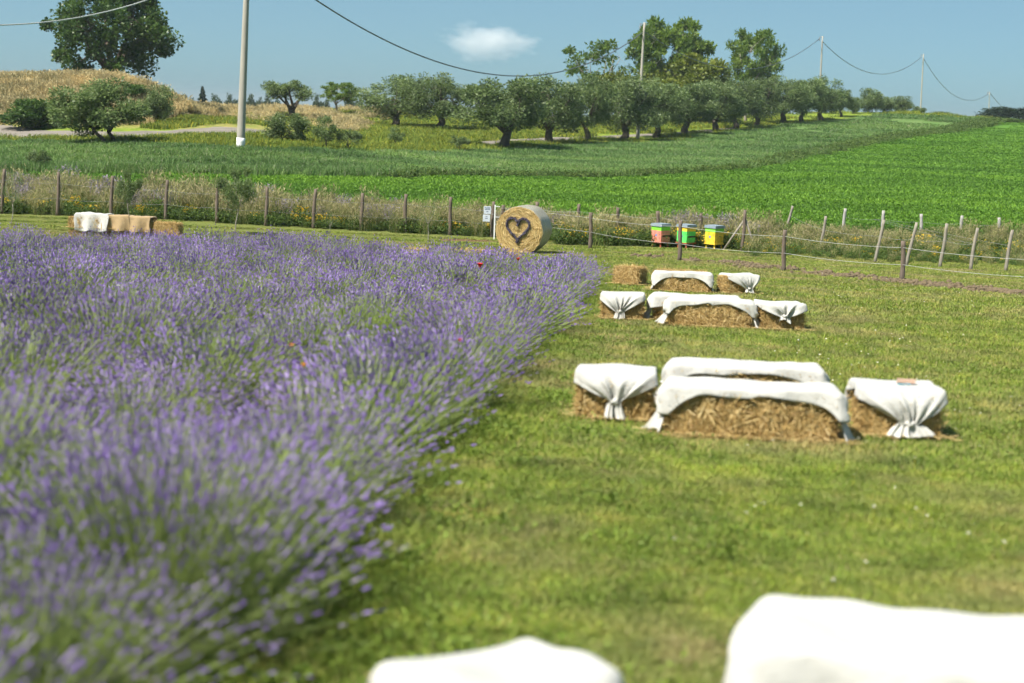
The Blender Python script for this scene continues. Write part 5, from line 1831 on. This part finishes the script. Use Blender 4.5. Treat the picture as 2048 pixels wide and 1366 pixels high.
g_ol = 'olive trees along the field'
ORD = ['first', 'second', 'third', 'fourth', 'fifth', 'sixth', 'seventh', 'eighth', 'ninth', 'tenth', 'eleventh', 'twelfth', 'thirteenth', 'fourteenth', 'fifteenth']
rows = [(787, 128, 120, 92), (877, 126, 122, 100), (1012, 105, 158, 134), (1097, 114, 130, 122), (1175, 121, 92, 118), (1245, 127, 118, 115), (1312, 134, 98, 106), (1370, 140, 118, 98),
        (1430, 148, 98, 92), (1472, 155, 90, 90), (1512, 161, 78, 86), (1565, 168, 92, 86), (1602, 174, 76, 82), (1640, 180, 80, 80), (1682, 187, 42, 50)]
for i, (px, d, w_, h_) in enumerate(rows):
    tree('olive_tree', OL[(i * 2 + 1) % 5], px, d, w_ * 1.32, h_ * 1.06, ORD[i] + ' olive tree from the left in the long row with dark trunks', 'olive tree', g_ol, rz=(i * 2.4) % 6.28)
tree('olive_tree', OLW, 215, 78, 186, 124, 'low spreading olive with two trunks in front of the dirt track', 'olive tree', rz=0.0)
tree('olive_tree', SHR[0], 318, 97, 62, 80, 'dark small olive at the right foot of the dry mound', 'olive tree')
tree('olive_tree', OLM, 580, 127, 118, 80, 'sparse olive with several trunks right of the thick pole', 'olive tree', rz=0.4)
tree('olive_shrub', SHR[1], 572, 83, 86, 64, 'dense round olive shrub right of the thick pole', 'shrub')
tree('young_olive', YOU[0], 652, 80, 66, 66, 'taller of two young olives at the edge of the crop', 'olive tree')
tree('young_olive', YOU[1], 697, 80, 58, 54, 'shorter bushy young olive at the edge of the crop', 'olive tree')
tree('young_olive', YOU[0], 790, 98, 44, 36, 'small young olive below the first olive of the row', 'olive tree', rz=2)
tree('young_olive', YOU[1], 918, 98, 46, 38, 'small young olive left of the big forked olive', 'olive tree', rz=1)
tree('young_olive', YOU[1], 80, 66, 60, 50, 'grey leaved young olive standing in the crop at far left', 'olive tree', rz=4)
tree('big_tree', BRO, 224, 117, 260, 225, 'big dark leafy tree behind the dry mound', 'tree', rz=0.7)
tree('dark_shrub', DSH, 58, 93.5, 125, 62, 'dark leafy bush at the left foot of the dry mound', 'shrub')
tree('mound_shrub', DSH, 262, 103.5, 62, 32, 'green bush on top of the dry mound', 'shrub', rz=2.0)
tree('fig_tree', AIL[1], 680, 150, 92, 62, 'dark leafy fig like tree left of the olive row', 'tree', rz=1.5)
tree('conifer', CON, 405, 172, 36, 0, 'small dark conifer on the horizon left of the thick pole', 'conifer', top=171)
tree('tall_tree', SPA, 1192, 172, 165, 158, 'sparse tall tree with bare pale stems behind the olives', 'tree', rz=0.5)
tree('tall_tree', AIL[0], 1330, 170, 172, 200, 'tallest tree with layered leaves beside the pole', 'tree', rz=0.2)
tree('tall_tree', AIL[1], 1500, 172, 132, 180, 'tall open crowned tree right of the tallest tree', 'tree', rz=1.2)
tree('bushy_tree', YEL[0], 1250, 165, 135, 110, 'yellow green bushy tree below the sparse tall tree', 'tree')
tree('bushy_tree', YEL[1], 1375, 164, 165, 140, 'yellow green bushy tree below the tallest tree', 'tree')
tree('bushy_tree', YEL[0], 1435, 166, 105, 108, 'yellow green bushy tree between the two tallest trees', 'tree', rz=3)
for (px, d, w_, h_, lab) in [(1708, 193, 30, 34, 'small shrub at the right end of the olive row'), (1742, 196, 52, 50, 'bushy shrub with pointed top on the hill crest'), (1772, 199, 36, 32, 'low shrub between two larger shrubs on the hill crest'),
                             (1802, 201, 48, 34, 'rounded shrub left of the hilltop pole'), (1838, 203, 30, 16, 'tiny shrub at the foot of the hilltop pole'), (1882, 203, 40, 9, 'lowest scrubby shrub right of the hilltop pole')]:
    tree('hill_shrub', SHR[px % 2], px, d, w_, h_, lab, 'shrub', 'shrubs on the hill crest')
tree('umbrella_pine', PIN, 2026, 222, 135, 0, 'dark rounded tree at the right edge on the hill', 'tree', top=211)
for i, (px, w_, h_) in enumerate([(352, 22, 16), (368, 20, 18), (382, 22, 15), (428, 20, 18), (444, 18, 16), (458, 18, 19), (474, 20, 20), (503, 22, 18), (518, 20, 16), (632, 16, 18), (646, 20, 16), (535, 20, 17), (552, 22, 15), (700, 22, 18), (716, 20, 16)]):
    tree('distant_tree', FAR[i % 2], px, 215, w_ * 1.25, 0, ORD[i] + ' small distant tree from the left in the treeline on the horizon', 'tree', 'distant trees on the left horizon', top=210 - h_)
# saplings on the lawn before the fence
tree('sapling', SAP[0], 472, 46.5, 92, 140, 'young olive sapling with a thin crooked trunk before the fence', 'sapling', rz=0.3)
tree('sapling', SAP[1], 24, 47, 70, 108, 'nearly bare sapling at the left edge before the fence', 'sapling', rz=1)
tree('sapling', SAP[1], 856, 47, 60, 86, 'thin bare sapling left of the round bale', 'sapling', rz=2)
tree('sapling', SAP[1], 661, 47, 34, 52, 'tiny sapling at the fence behind the lavender', 'sapling', rz=3)
tree('sapling', SAP[0], 258, 48, 60, 118, 'leafy sapling behind the far straw seat', 'sapling', rz=4)

# ------------------------------------------------------------------ the cloud
def cloud():
    c = P(975, 84, 3000)
    t = NT('cloud_mat')
    tc = t.n('TexCoord').outputs['Object']
    ln = t.n('VectorMath')
    ln.operation = 'LENGTH'
    t.l(tc, ln.inputs[0])
    nz = t.noise(2.1, 6, 0.6, tc)
    f = t.math('SUBTRACT', 1.0, ln.outputs['Value'])
    f = t.math('ADD', f, t.math('MULTIPLY', t.math('SUBTRACT', nz, 0.5), 1.7))
    f = t.math('MAXIMUM', t.math('SUBTRACT', f, 0.22), 0.0)
    f = t.math('MULTIPLY', f, 0.032)
    vs = t.n('VolumePrincipled')
    vs.inputs['Color'].default_value = (0.97, 0.97, 0.97, 1)
    vs.inputs['Anisotropy'].default_value = 0.2
    t.l(f, vs.inputs['Density'])
    t.l(vs.outputs[0], t.out.inputs['Volume'])
    n1, n2 = 28, 16
    v, q = [], []
    for j in range(n2 + 1):
        for i in range(n1):
            a, b = i / n1 * 2 * math.pi, j / n2 * math.pi
            v.append((math.cos(a) * math.sin(b), math.sin(a) * math.sin(b), math.cos(b)))
    q = [(j * n1 + i, (j + 1) * n1 + i, (j + 1) * n1 + (i + 1) % n1, j * n1 + (i + 1) % n1) for j in range(n2) for i in range(n1)]
    o = link('cloud', MB().add(v, q).mesh('cloud', t.m, True))
    o.location = [float(a) for a in c]
    o.scale = (122, 80, 50)
    o.rotation_euler = (0, math.radians(2), 0)
    tag(o, 'single small white cloud in the blue sky', 'cloud')


cloud()

# ------------------------------------------------------------------ the summer air
t = NT('haze_mat')
vs = t.n('VolumePrincipled')
vs.inputs['Density'].default_value = 0.00036
vs.inputs['Color'].default_value = (0.40, 0.47, 0.52, 1)
t.l(vs.outputs[0], t.out.inputs['Volume'])
hz = link('haze', MB().box(0, 24800, -26, 61000, 50900, 84).mesh('haze', t.m))
tag(hz, 'thin pale summer haze over the whole land', 'haze', kind='stuff')
